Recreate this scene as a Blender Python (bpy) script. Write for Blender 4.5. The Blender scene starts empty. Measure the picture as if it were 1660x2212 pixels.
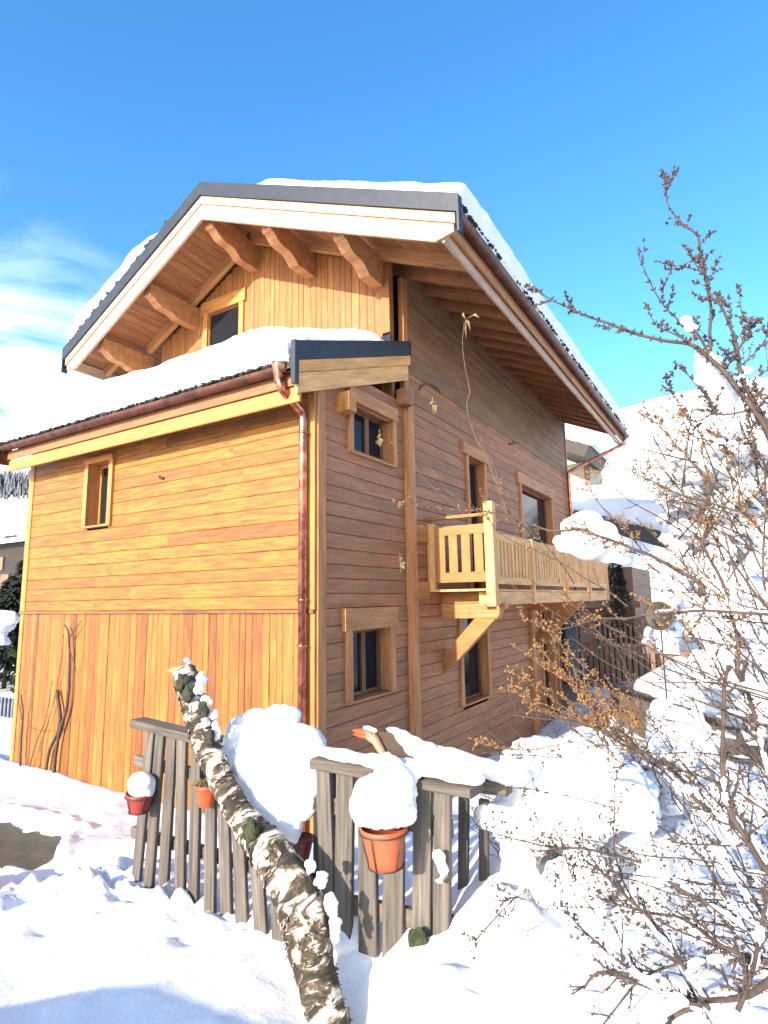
import bpy, math, random
from mathutils import Vector, Matrix, noise
random.seed(7)
R = math.radians
scn = bpy.context.scene
col = scn.collection

# ---------------------------------------------------------------- camera
PITCH, ROLL, YAW = 0.1484, -0.0162, -0.5483
CAM = Vector((4.4803, -5.695, 0.1086))
FPX = 1829.3 / 2400 * 1660
fd = Vector((math.sin(YAW)*math.cos(PITCH), math.cos(YAW)*math.cos(PITCH), math.sin(PITCH)))
rr = Vector((math.cos(YAW), -math.sin(YAW), 0)); uu = rr.cross(fd)
cr = math.cos(ROLL)*rr + math.sin(ROLL)*uu
cu = -math.sin(ROLL)*rr + math.cos(ROLL)*uu
cam = bpy.data.objects.new('camera', bpy.data.cameras.new('camera'))
M = Matrix((cr, cu, -fd)).transposed().to_4x4(); M.translation = CAM
cam.matrix_world = M
cam.data.sensor_fit = 'HORIZONTAL'; cam.data.sensor_width = 36
cam.data.lens = 1829.3/2400*36
cam.data.clip_start = .05; cam.data.clip_end = 5000
col.objects.link(cam); scn.camera = cam

# ---------------------------------------------------------------- sky, sun, exposure
SUN_EL = R(20); SUN_DX = 0.07          # light travels along +Y, a touch to +X
world = bpy.data.worlds.new('World'); scn.world = world; world.use_nodes = True
wn = world.node_tree; wn.nodes.clear()
def N(nt, t, **k):
    n = nt.nodes.new(t)
    for a, b in k.items(): setattr(n, a, b)
    return n
wo = N(wn, 'ShaderNodeOutputWorld'); bg = N(wn, 'ShaderNodeBackground')
sky = N(wn, 'ShaderNodeTexSky', sky_type='NISHITA', sun_disc=False)
sky.sun_elevation = SUN_EL; sky.sun_rotation = math.pi
sky.air_density = 1.0; sky.dust_density = 2.3; sky.ozone_density = 2.2; sky.altitude = 1200
bg.inputs['Strength'].default_value = 0.15
tc = N(wn, 'ShaderNodeTexCoord')
mp = N(wn, 'ShaderNodeMapping'); mp.inputs['Scale'].default_value = (3.2, 3.2, 8.0); mp.inputs['Rotation'].default_value = (0, R(30), 0)
nz = N(wn, 'ShaderNodeTexNoise'); nz.inputs['Scale'].default_value = 1.6; nz.inputs['Detail'].default_value = 7; nz.inputs['Distortion'].default_value = .7
cr1 = N(wn, 'ShaderNodeValToRGB'); cr1.color_ramp.elements[0].position = .40; cr1.color_ramp.elements[1].position = .62
sep = N(wn, 'ShaderNodeSeparateXYZ')
mr = N(wn, 'ShaderNodeMapRange'); mr.inputs['From Min'].default_value = .56; mr.inputs['From Max'].default_value = .18
mx1 = N(wn, 'ShaderNodeMapRange'); mx1.inputs['From Min'].default_value = -.70; mx1.inputs['From Max'].default_value = -.86
mul = N(wn, 'ShaderNodeMath', operation='MULTIPLY'); mul2 = N(wn, 'ShaderNodeMath', operation='MULTIPLY')
mixc = N(wn, 'ShaderNodeMix', data_type='RGBA')
mixc.inputs[7].default_value = (12, 12.3, 12.8, 1)
L = wn.links.new
L(tc.outputs['Generated'], mp.inputs['Vector']); L(mp.outputs[0], nz.inputs['Vector'])
L(nz.outputs[0], cr1.inputs[0]); L(tc.outputs['Generated'], sep.inputs[0])
L(sep.outputs['Z'], mr.inputs[0]); L(sep.outputs['X'], mx1.inputs[0])
L(cr1.outputs[0], mul.inputs[0]); L(mr.outputs[0], mul.inputs[1])
L(mul.outputs[0], mul2.inputs[0]); L(mx1.outputs[0], mul2.inputs[1])
L(mul2.outputs[0], mixc.inputs[0]); L(sky.outputs[0], mixc.inputs[6])
hs = N(wn, 'ShaderNodeHueSaturation'); hs.inputs['Saturation'].default_value = 1.27; hs.inputs['Value'].default_value = 1.42; hs.inputs['Hue'].default_value = .499; L(sky.outputs[0], hs.inputs['Color']); L(hs.outputs[0], mixc.inputs[6]); L(mixc.outputs[2], bg.inputs['Color']); L(bg.outputs[0], wo.inputs[0])

sl = bpy.data.lights.new('sun', 'SUN'); sl.energy = 5.0; sl.angle = R(.5); sl.color = (1, .90, .76)
so = bpy.data.objects.new('sun', sl); col.objects.link(so)
ldir = Vector((SUN_DX, 1, 0)).normalized()*math.cos(SUN_EL) + Vector((0, 0, -math.sin(SUN_EL)))
so.rotation_euler = ldir.to_track_quat('-Z', 'Y').to_euler()
so.location = (0, -20, 12)
scn.view_settings.view_transform = 'Standard'; scn.view_settings.look = 'None'
scn.view_settings.exposure = 1.2; scn.view_settings.gamma = 1
scn.render.engine = 'CYCLES'
scn.cycles.max_bounces = 7; scn.cycles.diffuse_bounces = 5

# ---------------------------------------------------------------- helpers
def at(px, py, X=None, Y=None, Z=None, D=None):
    """point of the real plane X=, Y= or Z= (or at D metres) seen in the given direction"""
    v = fd + (px-830)/FPX*cr - (py-1106)/FPX*cu
    if X is not None: t = (X-CAM.x)/v.x
    elif Y is not None: t = (Y-CAM.y)/v.y
    elif Z is not None: t = (Z-CAM.z)/v.z
    else: t = D
    return CAM + v*t
def V(*a): return Vector(a)
def fbm(p, o=4): return noise.fractal(Vector(p), 1.0, 2.0, o)

class MB:
    def __init__(s): s.v = []; s.f = []; s.g = []; s.r = []; s.sm = []
    def add(s, vs, fs, g=None, r=None, smooth=False):
        b = len(s.v); rnd = random.random() if r is None else r
        for i, p in enumerate(vs):
            s.v.append(tuple(p)); s.g.append(tuple(g[i]) if g else tuple(p)); s.r.append(rnd)
        for f in fs: s.f.append([b+i for i in f]); s.sm.append(smooth)
    def beam(s, p0, p1, side, w, t, ch=.004, r=None, cut0=0, cut1=0):
        """board from p0 to p1; w across along 'side', t across the other way"""
        p0 = Vector(p0); p1 = Vector(p1); d = p1-p0; ln = d.length
        if ln < 1e-4: return
        d /= ln; sd = Vector(side); sd = (sd - d*sd.dot(d)).normalized(); n = d.cross(sd)
        a, b = w/2, t/2; c = min(ch, a*.6, b*.6)
        if c > 0: cs = [(-a+c, -b), (a-c, -b), (a, -b+c), (a, b-c), (a-c, b), (-a+c, b), (-a, b-c), (-a, -b+c)]
        else: cs = [(-a, -b), (a, -b), (a, b), (-a, b)]
        rnd = random.random() if r is None else r
        o = random.random()*50
        vs = []; g = []; m = len(cs)
        for k, (q, l) in enumerate(((p0, 0), (p1, ln))):
            for (x, y) in cs:
                e = 0
                if k == 0: e = cut0*x
                else: e = cut1*x
                vs.append(q + sd*x + n*y + d*e); g.append((l+o, x+o*.37, y+o*.13))
        fs = [[i, (i+1) % m, m+(i+1) % m, m+i] for i in range(m)]
        fs.append(list(range(m))[::-1]); fs.append(list(range(m, 2*m)))
        s.add(vs, fs, g, rnd)
    def box(s, lo, hi, r=None, ch=0.0):
        lo = Vector(lo); hi = Vector(hi); d = hi-lo
        ax = max(range(3), key=lambda i: d[i]); b = (ax+1) % 3; c = (ax+2) % 3
        mid = (lo+hi)/2; p0 = mid.copy(); p1 = mid.copy(); p0[ax] = lo[ax]; p1[ax] = hi[ax]
        sd = Vector((0, 0, 0)); sd[b] = 1
        s.beam(p0, p1, sd, d[b], d[c], ch, r)
    def tube(s, pts, rad, seg=8, cap=True, smooth=True, r=None, rough=0):
        pts = [Vector(p) for p in pts]; n = len(pts)
        rad = rad if isinstance(rad, (list, tuple)) else [rad]*n
        up = None; vs = []; g = []; l = 0; o = random.random()*20
        for i, p in enumerate(pts):
            d = (pts[min(i+1, n-1)]-pts[max(i-1, 0)]).normalized()
            if up is None:
                a = Vector((0, 0, 1)) if abs(d.z) < .9 else Vector((1, 0, 0)); up = (a-d*a.dot(d)).normalized()
            else:
                up = (up-d*up.dot(d)).normalized()
            sd = d.cross(up)
            if i: l += (p-pts[i-1]).length
            for k in range(seg):
                a = 2*math.pi*k/seg; q = rad[i]
                if rough: q *= 1 + rough*fbm((p.x*14+math.cos(a)*1.2, p.y*14+math.sin(a)*1.2, p.z*14), 3)
                vs.append(p + (up*math.cos(a)+sd*math.sin(a))*q); g.append((l+o, math.cos(a)*q, math.sin(a)*q))
        fs = [[i*seg+k, i*seg+(k+1) % seg, (i+1)*seg+(k+1) % seg, (i+1)*seg+k] for i in range(n-1) for k in range(seg)]
        if cap: fs.append(list(range(seg))[::-1]); fs.append(list(range((n-1)*seg, n*seg)))
        s.add(vs, fs, g, r, smooth)
    def lathe(s, c, prof, seg=24, axis=None, smooth=True, r=None):
        c = Vector(c); A = Vector(axis or (0, 0, 1)).normalized()
        a = Vector((1, 0, 0)) if abs(A.x) < .9 else Vector((0, 1, 0)); B = (a-A*a.dot(A)).normalized(); Cc = A.cross(B)
        vs = []; m = len(prof)
        for (q, z) in prof:
            for k in range(seg):
                t = 2*math.pi*k/seg; vs.append(c+A*z+(B*math.cos(t)+Cc*math.sin(t))*q)
        fs = [[i*seg+k, i*seg+(k+1) % seg, (i+1)*seg+(k+1) % seg, (i+1)*seg+k] for i in range(m-1) for k in range(seg)]
        s.add(vs, fs, None, r, smooth)
    def prism(s, poly, off, r=None, smooth=False):
        """poly: list of points, extruded by vector off"""
        m = len(poly); off = Vector(off); vs = [Vector(p) for p in poly]+[Vector(p)+off for p in poly]
        fs = [[i, (i+1) % m, m+(i+1) % m, m+i] for i in range(m)]+[list(range(m))[::-1], list(range(m, 2*m))]
        o = random.random()*30
        s.add(vs, fs, [(p.x+o, p.y, p.z) for p in vs], r, smooth)
    def ico(s, c, r, sub=1, squash=(1, 1, 1), rnd=None, jit=0):
        vs, fs = ICO[sub]; c = Vector(c)
        s.add([c+Vector((v.x*r*squash[0], v.y*r*squash[1], v.z*r*squash[2]))*(1+jit*fbm(v*1.7+c*9, 2)) for v in vs], fs, None, rnd, sub > 0)
    def build(s, name, mat, parent=None, recalc=True):
        me = bpy.data.meshes.new(name); me.from_pydata(s.v, [], s.f)
        me.attributes.new('guv', 'FLOAT_VECTOR', 'POINT').data.foreach_set('vector', [x for g in s.g for x in g])
        me.attributes.new('rnd', 'FLOAT', 'POINT').data.foreach_set('value', s.r)
        me.polygons.foreach_set('use_smooth', s.sm)
        me.materials.append(mat); me.update()
        if recalc:
            import bmesh
            bm = bmesh.new(); bm.from_mesh(me); bmesh.ops.recalc_face_normals(bm, faces=bm.faces); bm.to_mesh(me); bm.free()
        o = bpy.data.objects.new(name, me); col.objects.link(o)
        if parent: o.parent = parent
        return o
def _ico():
    import bmesh
    d = {}
    for k in (0, 1, 2, 3):
        bm = bmesh.new(); bmesh.ops.create_icosphere(bm, subdivisions=k+1 if k else 1, radius=1)
        bm.verts.ensure_lookup_table()
        d[k] = ([v.co.copy() for v in bm.verts], [[v.index for v in f.verts] for f in bm.faces]); bm.free()
    return d
ICO = _ico()
def tag(o, label=None, cat=None, group=None, kind=None):
    if label: o['label'] = label
    if cat: o['category'] = cat
    if group: o['group'] = group
    if kind: o['kind'] = kind
    return o
def empty(name, label, cat, group=None, loc=(0, 0, 0)):
    o = bpy.data.objects.new(name, None); o.empty_display_size = .2; o.location = loc; col.objects.link(o)
    return tag(o, label, cat, group)

# ---------------------------------------------------------------- materials
def newmat(name):
    m = bpy.data.materials.new(name); m.use_nodes = True
    nt = m.node_tree; b = nt.nodes['Principled BSDF']; return m, nt, b
def wood(name, cols, rough=.65, grain=.5, knots=True, weather=0., wcol=(.16, .12, .10), bump=.35):
    """cols: list of board colours picked per board"""
    m, nt, b = newmat(name); L = nt.links.new
    at_ = N(nt, 'ShaderNodeAttribute', attribute_name='rnd'); gu = N(nt, 'ShaderNodeAttribute', attribute_name='guv')
    rp = N(nt, 'ShaderNodeValToRGB'); el = rp.color_ramp.elements
    while len(el) < len(cols): el.new(.5)
    for i, c in enumerate(cols): el[i].position = i/(len(cols)-1) if len(cols) > 1 else 0; el[i].color = (*c, 1)
    L(at_.outputs['Fac'], rp.inputs[0])
    mp = N(nt, 'ShaderNodeMapping'); mp.inputs['Scale'].default_value = (1.6, 26, 26); L(gu.outputs['Vector'], mp.inputs[0])
    n1 = N(nt, 'ShaderNodeTexNoise'); n1.inputs['Scale'].default_value = 1.6; n1.inputs['Detail'].default_value = 6; n1.inputs['Distortion'].default_value = .6
    L(mp.outputs[0], n1.inputs['Vector'])
    r1 = N(nt, 'ShaderNodeMapRange'); r1.inputs[1].default_value = .3; r1.inputs[2].default_value = .72; r1.inputs[3].default_value = 1-grain; r1.inputs[4].default_value = 1.12
    L(n1.outputs[0], r1.inputs[0])
    mm = N(nt, 'ShaderNodeMix', data_type='RGBA', blend_type='MULTIPLY'); mm.inputs[0].default_value = 1
    L(rp.outputs[0], mm.inputs[6]); L(r1.outputs[0], mm.inputs[7])
    out = mm.outputs[2]
    # broad tone wander
    mp2 = N(nt, 'ShaderNodeMapping'); mp2.inputs['Scale'].default_value = (.9, 5, 5); L(gu.outputs['Vector'], mp2.inputs[0])
    n2 = N(nt, 'ShaderNodeTexNoise'); n2.inputs['Scale'].default_value = 1.3; n2.inputs['Detail'].default_value = 3; L(mp2.outputs[0], n2.inputs['Vector'])
    r2 = N(nt, 'ShaderNodeMapRange'); r2.inputs[1].default_value = .35; r2.inputs[2].default_value = .65; r2.inputs[3].default_value = .8; r2.inputs[4].default_value = 1.12
    L(n2.outputs[0], r2.inputs[0])
    m3 = N(nt, 'ShaderNodeMix', data_type='RGBA', blend_type='MULTIPLY'); m3.inputs[0].default_value = 1
    L(out, m3.inputs[6]); L(r2.outputs[0], m3.inputs[7]); out = m3.outputs[2]
    if weather > 0:
        mp4 = N(nt, 'ShaderNodeMapping'); mp4.inputs['Scale'].default_value = (1.1, 9, 9); L(gu.outputs['Vector'], mp4.inputs[0])
        n4 = N(nt, 'ShaderNodeTexNoise'); n4.inputs['Scale'].default_value = 2.1; n4.inputs['Detail'].default_value = 8; n4.inputs['Roughness'].default_value = .7; L(mp4.outputs[0], n4.inputs['Vector'])
        r4 = N(nt, 'ShaderNodeMapRange'); r4.inputs[1].default_value = .52; r4.inputs[2].default_value = .64; r4.inputs[3].default_value = 0; r4.inputs[4].default_value = weather
        L(n4.outputs[0], r4.inputs[0])
        m4 = N(nt, 'ShaderNodeMix', data_type='RGBA'); L(r4.outputs[0], m4.inputs[0]); L(out, m4.inputs[6]); m4.inputs[7].default_value = (*wcol, 1); out = m4.outputs[2]
    if knots:
        mpk = N(nt, 'ShaderNodeMapping'); mpk.inputs['Scale'].default_value = (2.3, 7.5, 0.5); L(gu.outputs['Vector'], mpk.inputs[0])
        vo = N(nt, 'ShaderNodeTexVoronoi'); vo.inputs['Scale'].default_value = 1.0; L(mpk.outputs[0], vo.inputs['Vector'])
        rk = N(nt, 'ShaderNodeMapRange'); rk.inputs[1].default_value = .03; rk.inputs[2].default_value = .1; rk.inputs[3].default_value = .55; rk.inputs[4].default_value = 0; L(vo.outputs['Distance'], rk.inputs[0])
        m5 = N(nt, 'ShaderNodeMix', data_type='RGBA'); L(rk.outputs[0], m5.inputs[0]); L(out, m5.inputs[6]); m5.inputs[7].default_value = (cols[0][0]*.35, cols[0][1]*.3, cols[0][2]*.3, 1); out = m5.outputs[2]
    L(out, b.inputs['Base Color']); b.inputs['Roughness'].default_value = rough
    bp = N(nt, 'ShaderNodeBump'); bp.inputs['Strength'].default_value = bump; bp.inputs['Distance'].default_value = .004
    L(n1.outputs[0], bp.inputs['Height']); L(bp.outputs[0], b.inputs['Normal'])
    return m
def plain(name, c, rough=.5, metal=0., nscale=0, namt=.3, bump=0., c2=None, thr=(.4, .6), emis=None):
    m, nt, b = newmat(name); L = nt.links.new
    b.inputs['Roughness'].default_value = rough; b.inputs['Metallic'].default_value = metal
    b.inputs['Base Color'].default_value = (*c, 1)
    if nscale:
        tcn = N(nt, 'ShaderNodeTexCoord'); n1 = N(nt, 'ShaderNodeTexNoise'); n1.inputs['Scale'].default_value = nscale; n1.inputs['Detail'].default_value = 6
        L(tcn.outputs['Object'], n1.inputs['Vector'])
        r1 = N(nt, 'ShaderNodeMapRange'); r1.inputs[1].default_value = thr[0]; r1.inputs[2].default_value = thr[1]; L(n1.outputs[0], r1.inputs[0])
        mx = N(nt, 'ShaderNodeMix', data_type='RGBA'); L(r1.outputs[0], mx.inputs[0])
        mx.inputs[6].default_value = (*c, 1); mx.inputs[7].default_value = (*(c2 or tuple(x*(1-namt) for x in c)), 1)
        L(mx.outputs[2], b.inputs['Base Color'])
        if bump:
            bp = N(nt, 'ShaderNodeBump'); bp.inputs['Strength'].default_value = bump; bp.inputs['Distance'].default_value = .02
            L(n1.outputs[0], bp.inputs['Height']); L(bp.outputs[0], b.inputs['Normal'])
    return m
def snowmat(name, bump=.25, scale=14):
    m, nt, b = newmat(name); L = nt.links.new
    b.inputs['Base Color'].default_value = (.71, .715, .725, 1); b.inputs['Roughness'].default_value = .7
    tcn = N(nt, 'ShaderNodeTexCoord')
    n1 = N(nt, 'ShaderNodeTexNoise'); n1.inputs['Scale'].default_value = scale; n1.inputs['Detail'].default_value = 8; n1.inputs['Roughness'].default_value = .72
    L(tcn.outputs['Object'], n1.inputs['Vector'])
    bp = N(nt, 'ShaderNodeBump'); bp.inputs['Strength'].default_value = bump*1.8; bp.inputs['Distance'].default_value = .03
    L(n1.outputs[0], bp.inputs['Height']); L(bp.outputs[0], b.inputs['Normal'])
    return m
SNOW = snowmat('snow'); SNOWR = snowmat('snow_smooth', .12, 5)
W_FRONT = wood('larch_horizontal', [(0.370, 0.139, 0.013), (0.317, 0.114, 0.012), (0.396, 0.151, 0.015), (0.264, 0.089, 0.011), (0.361, 0.132, 0.014), (0.378, 0.141, 0.013), (0.326, 0.117, 0.013)], weather=.9, wcol=(.11, .045, .012), grain=.52)
W_VERT = wood('larch_vertical', [(0.378, 0.130, 0.014), (0.194, 0.059, 0.011), (0.334, 0.112, 0.012), (0.405, 0.153, 0.021), (0.352, 0.124, 0.013), (0.282, 0.090, 0.012), (0.422, 0.166, 0.023), (0.361, 0.126, 0.015)], weather=.4, wcol=(.15, .052, .015), grain=.55)
W_GABLE = wood('larch_gable', [(0.352, 0.136, 0.035), (0.299, 0.110, 0.026), (0.387, 0.158, 0.044), (0.326, 0.123, 0.032)], grain=.45, weather=.3, wcol=(.2, .09, .03))
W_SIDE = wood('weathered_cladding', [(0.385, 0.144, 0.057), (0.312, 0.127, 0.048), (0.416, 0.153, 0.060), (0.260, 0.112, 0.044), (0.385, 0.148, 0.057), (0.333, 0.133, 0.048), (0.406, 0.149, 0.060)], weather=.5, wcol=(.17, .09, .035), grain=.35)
W_SIDEUP = wood('dark_upper_cladding', [(.21, .10, .04), (.24, .115, .046), (.18, .088, .035)], weather=.4, wcol=(.10, .062, .028), grain=.3)  # upper band of side boards, darker tones than the cladding below
W_TRIM = wood('trim_board', [(.44, .18, .055), (.48, .205, .065)], grain=.35)
W_TRIMS = wood('trim_sun', [(0.458, 0.189, 0.040), (0.493, 0.207, 0.048)], grain=.35)
W_CASE = wood('casement_wood', [(.20, .075, .025), (.23, .09, .03)], knots=False)
W_NEW = wood('new_spruce', [(0.493, 0.317, 0.202), (0.458, 0.290, 0.176)], grain=.28, bump=.2, weather=.6, wcol=(.34, .31, .29))
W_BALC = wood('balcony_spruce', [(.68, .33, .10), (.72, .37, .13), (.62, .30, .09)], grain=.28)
W_BALE = wood('balcony_end', [(0.324, 0.135, 0.032), (0.360, 0.153, 0.041), (0.288, 0.117, 0.027)], grain=.28)  # copy of the balcony spruce, base colour darkened for faces in full sun
W_BEAM = wood('glulam_beam', [(.44, .19, .07), (.48, .22, .08)], grain=.35)
W_SOFF = wood('soffit_board', [(.32, .125, .045), (.28, .11, .038), (.35, .14, .05)], grain=.35)
W_GREY = wood('grey_picket', [(0.115, 0.097, 0.078), (0.147, 0.124, 0.101), (0.097, 0.083, 0.069), (0.138, 0.110, 0.083), (0.175, 0.152, 0.124)], grain=.65, weather=.5, wcol=(.07, .055, .04), bump=.9, rough=.85)
W_DARK = wood('dark_barn_wood', [(.020, .013, .009), (.028, .019, .013)], knots=False)
W_NB = wood('neighbour_wood', [(.22, .12, .07), (.26, .14, .08)], knots=False)
FLASH = plain('slate_flashing', (.017, .022, .032), .5, .1, 6, .25)
COPPER = plain('copper', (.62, .24, .15), .28, 1., 9, .45, c2=(.30, .11, .08))
GUTTER = plain('aged_copper_gutter', (.13, .05, .03), .5, .6, 6, .5)
GLASS = plain('dark_glass', (.012, .014, .018), .08); GLASS.node_tree.nodes['Principled BSDF'].inputs['Specular IOR Level'].default_value = .12
DARK = plain('dark_interior', (.02, .015, .014), .9)
TERRA = plain('terracotta', (.36, .075, .022), .55, 0, 10, .25)
TERRAD = plain('red_plastic', (.24, .03, .014), .45, 0, 10, .3)
WIRE = plain('wire', (.05, .04, .04), .5, .6)
MOSS = plain('moss', (.035, .04, .012), .95, 0, 40, .6, bump=.6)
SOIL = plain('thawed_soil', (.075, .055, .04), .9, 0, 5, .5, bump=1., c2=(.045, .05, .03))
BARK = plain('twig_bark', (.065, .042, .03), .8, 0, 30, .4)
BARKW = plain('twig_bark_warm', (.13, .065, .03), .8, 0, 30, .4)
BUD = plain('bud', (.22, .11, .035), .7, 0, 20, .4)
LEAFD = plain('dry_leaf', (.20, .15, .06), .8, 0, 20, .4)
ORANGE = plain('orange_paint', (.42, .06, .012), .5)
BROWN = plain('brown_paint', (.05, .027, .012), .7, 0, 9, .3)
BEIGE = plain('beige_render', (.42, .36, .24), .9, 0, 4, .12)
CONC = plain('grey_wall', (.11, .095, .075), .9, 0, 3, .3, bump=.3)
BLUE = plain('blue_door', (.08, .105, .12), .6)
NEEDLE = plain('needles', (.02, .035, .02), .9, 0, 20, .5)
ROCK = plain('dish_metal', (.035, .028, .02), .6, .2, 8, .4)
def birchmat():
    m, nt, b = newmat('birch_bark'); L = nt.links.new
    gu = N(nt, 'ShaderNodeAttribute', attribute_name='guv')
    mp = N(nt, 'ShaderNodeMapping'); mp.inputs['Scale'].default_value = (13, 7, 7); mp.inputs['Rotation'].default_value = (0, .5, .5); L(gu.outputs['Vector'], mp.inputs[0])
    n = N(nt, 'ShaderNodeTexNoise'); n.inputs['Scale'].default_value = 1.; n.inputs['Detail'].default_value = 9; n.inputs['Roughness'].default_value = .68; n.inputs['Distortion'].default_value = 1.2
    L(mp.outputs[0], n.inputs['Vector'])
    rp = N(nt, 'ShaderNodeValToRGB'); e = rp.color_ramp.elements
    e[0].position = .445; e[0].color = (.022, .018, .010, 1); e[1].position = .605; e[1].color = (.66, .62, .56, 1)
    x = e.new(.52); x.color = (.10, .07, .04, 1); x = e.new(.555); x.color = (.46, .38, .29, 1)
    L(n.outputs[0], rp.inputs[0])
    L(rp.outputs[0], b.inputs['Base Color']); b.inputs['Roughness'].default_value = .85
    bp = N(nt, 'ShaderNodeBump'); bp.inputs['Strength'].default_value = 1.; bp.inputs['Distance'].default_value = .012
    L(n.outputs[0], bp.inputs['Height']); L(bp.outputs[0], b.inputs['Normal'])
    return m
BIRCH = birchmat()
def tex_clouds(name, size):
    t = bpy.data.textures.new(name, 'CLOUDS'); t.noise_scale = size; t.noise_depth = 3; return t
TX1 = tex_clouds('clump_noise', .16); TX2 = tex_clouds('fine_noise', .045); TX3 = tex_clouds('small_noise', .03)
def snow_lump(name, blobs, voxel=.02, amp=.04, fine=.02, mat=None, parent=None, tx=None):
    mb = MB()
    for b in blobs:
        c, r = b[0], b[1]; sq = b[2] if len(b) > 2 else (1, 1, 1)
        mb.ico(c, r, 3, sq)
    o = mb.build(name, mat or SNOW, parent, recalc=False)
    m = o.modifiers.new('remesh', 'REMESH'); m.mode = 'VOXEL'; m.voxel_size = voxel; m.use_smooth_shade = True
    s = o.modifiers.new('smooth', 'SMOOTH'); s.iterations = 6; s.factor = .6
    if amp:
        d = o.modifiers.new('clump', 'DISPLACE'); d.texture = tx or TX1; d.strength = amp; d.mid_level = .5; d.texture_coords = 'GLOBAL'
    if fine:
        d = o.modifiers.new('grit', 'DISPLACE'); d.texture = TX2; d.strength = fine; d.mid_level = .5; d.texture_coords = 'GLOBAL'
    return o

# ================================================================ THE SETTING
# ---- snow ground
PATCH = [at(*p, Z=-2.62) for p in ((-260, 1700), (-60, 1752), (30, 1775), (90, 1795), (125, 1800), (158, 1824), (134, 1850), (118, 1905), (60, 1925), (-40, 1930), (-260, 1940))]
def inpoly(x, y, poly):
    ins = False; n = len(poly); dm = 1e9
    for i in range(n):
        a = poly[i]; b = poly[(i+1) % n]
        if (a.y > y) != (b.y > y) and x < (b.x-a.x)*(y-a.y)/(b.y-a.y)+a.x: ins = not ins
        ex, ey = b.x-a.x, b.y-a.y; t = max(0, min(1, ((x-a.x)*ex+(y-a.y)*ey)/(ex*ex+ey*ey)))
        dm = min(dm, math.hypot(x-a.x-t*ex, y-a.y-t*ey))
    return -dm if ins else dm
CTRL = [(-6.4, -.1, -2.52), (-3.8, -.1, -2.58), (-2, -.1, -2.6), (0, -.1, -2.55), (-9, -1, -2.5), (-9, 4, -2.6), (-12, -4, -2.3),
        (-4.2, -2.6, -2.5), (-2.6, -1.0, -2.5), (-2.2, -2.75, -2.42), (-3.6, -3.4, -2.3), (-1.2, -2.35, -2.46), (-.6, -2.7, -2.2), (-1.5, -3.3, -2.15), (.1, -2.7, -2.0), (-.2, -1.6, -2.4),
        (.75, -2.95, -1.72), (.8, -3.3, -1.72), (1.2, -2.7, -1.78), (1.5, -3.1, -1.7), (2.1, -3.1, -1.68), (2.6, -3.1, -1.58), (3.1, -3.15, -1.38), (3.4, -3.2, -1.16),
        (.2, -3.6, -1.85), (1.1, -3.9, -1.72), (1.9, -3.6, -1.66), (2.4, -3.5, -1.66), (2.8, -3.45, -1.80), (2.65, -3.35, -1.74), (1.6, -4.5, -1.72), (2.6, -4.2, -1.85), (3.4, -4.2, -1.7), (4.5, -4.2, -1.65),
        (3.0, -2.6, -1.5), (2.4, -2.3, -1.8), (1.2, -1.6, -2.2), (3.3, -2.7, -1.2), (3.6, -2.9, -1.25), (4.0, -2.9, -1.28), (4.4, -3, -1.32), (4.4, -2.6, -1.15), (3.9, -2.3, -1.05), (3.4, -2.0, -1.2), (4.6, -2.0, -1.1), (4.2, -1.2, -1.25), (5.5, -2.4, -1.1),
        (3.3, -1.2, -1.9), (2.0, -.5, -2.6), (3.2, 0, -2.7), (4.7, -.2, -1.9), (3, 2, -3.0), (1, 3, -3.0), (1, 8, -3.0), (5, 3, -2.5), (6, 0, -1.9), (2.5, 6, -3.0), (6, 8, -2.9), (3, 12, -2.9), (10, 0, -1.7), (12, -6, -1.3), (4.5, -6, -1.6), (0, -6, -1.7), (8, -8, -1.4)]
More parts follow.
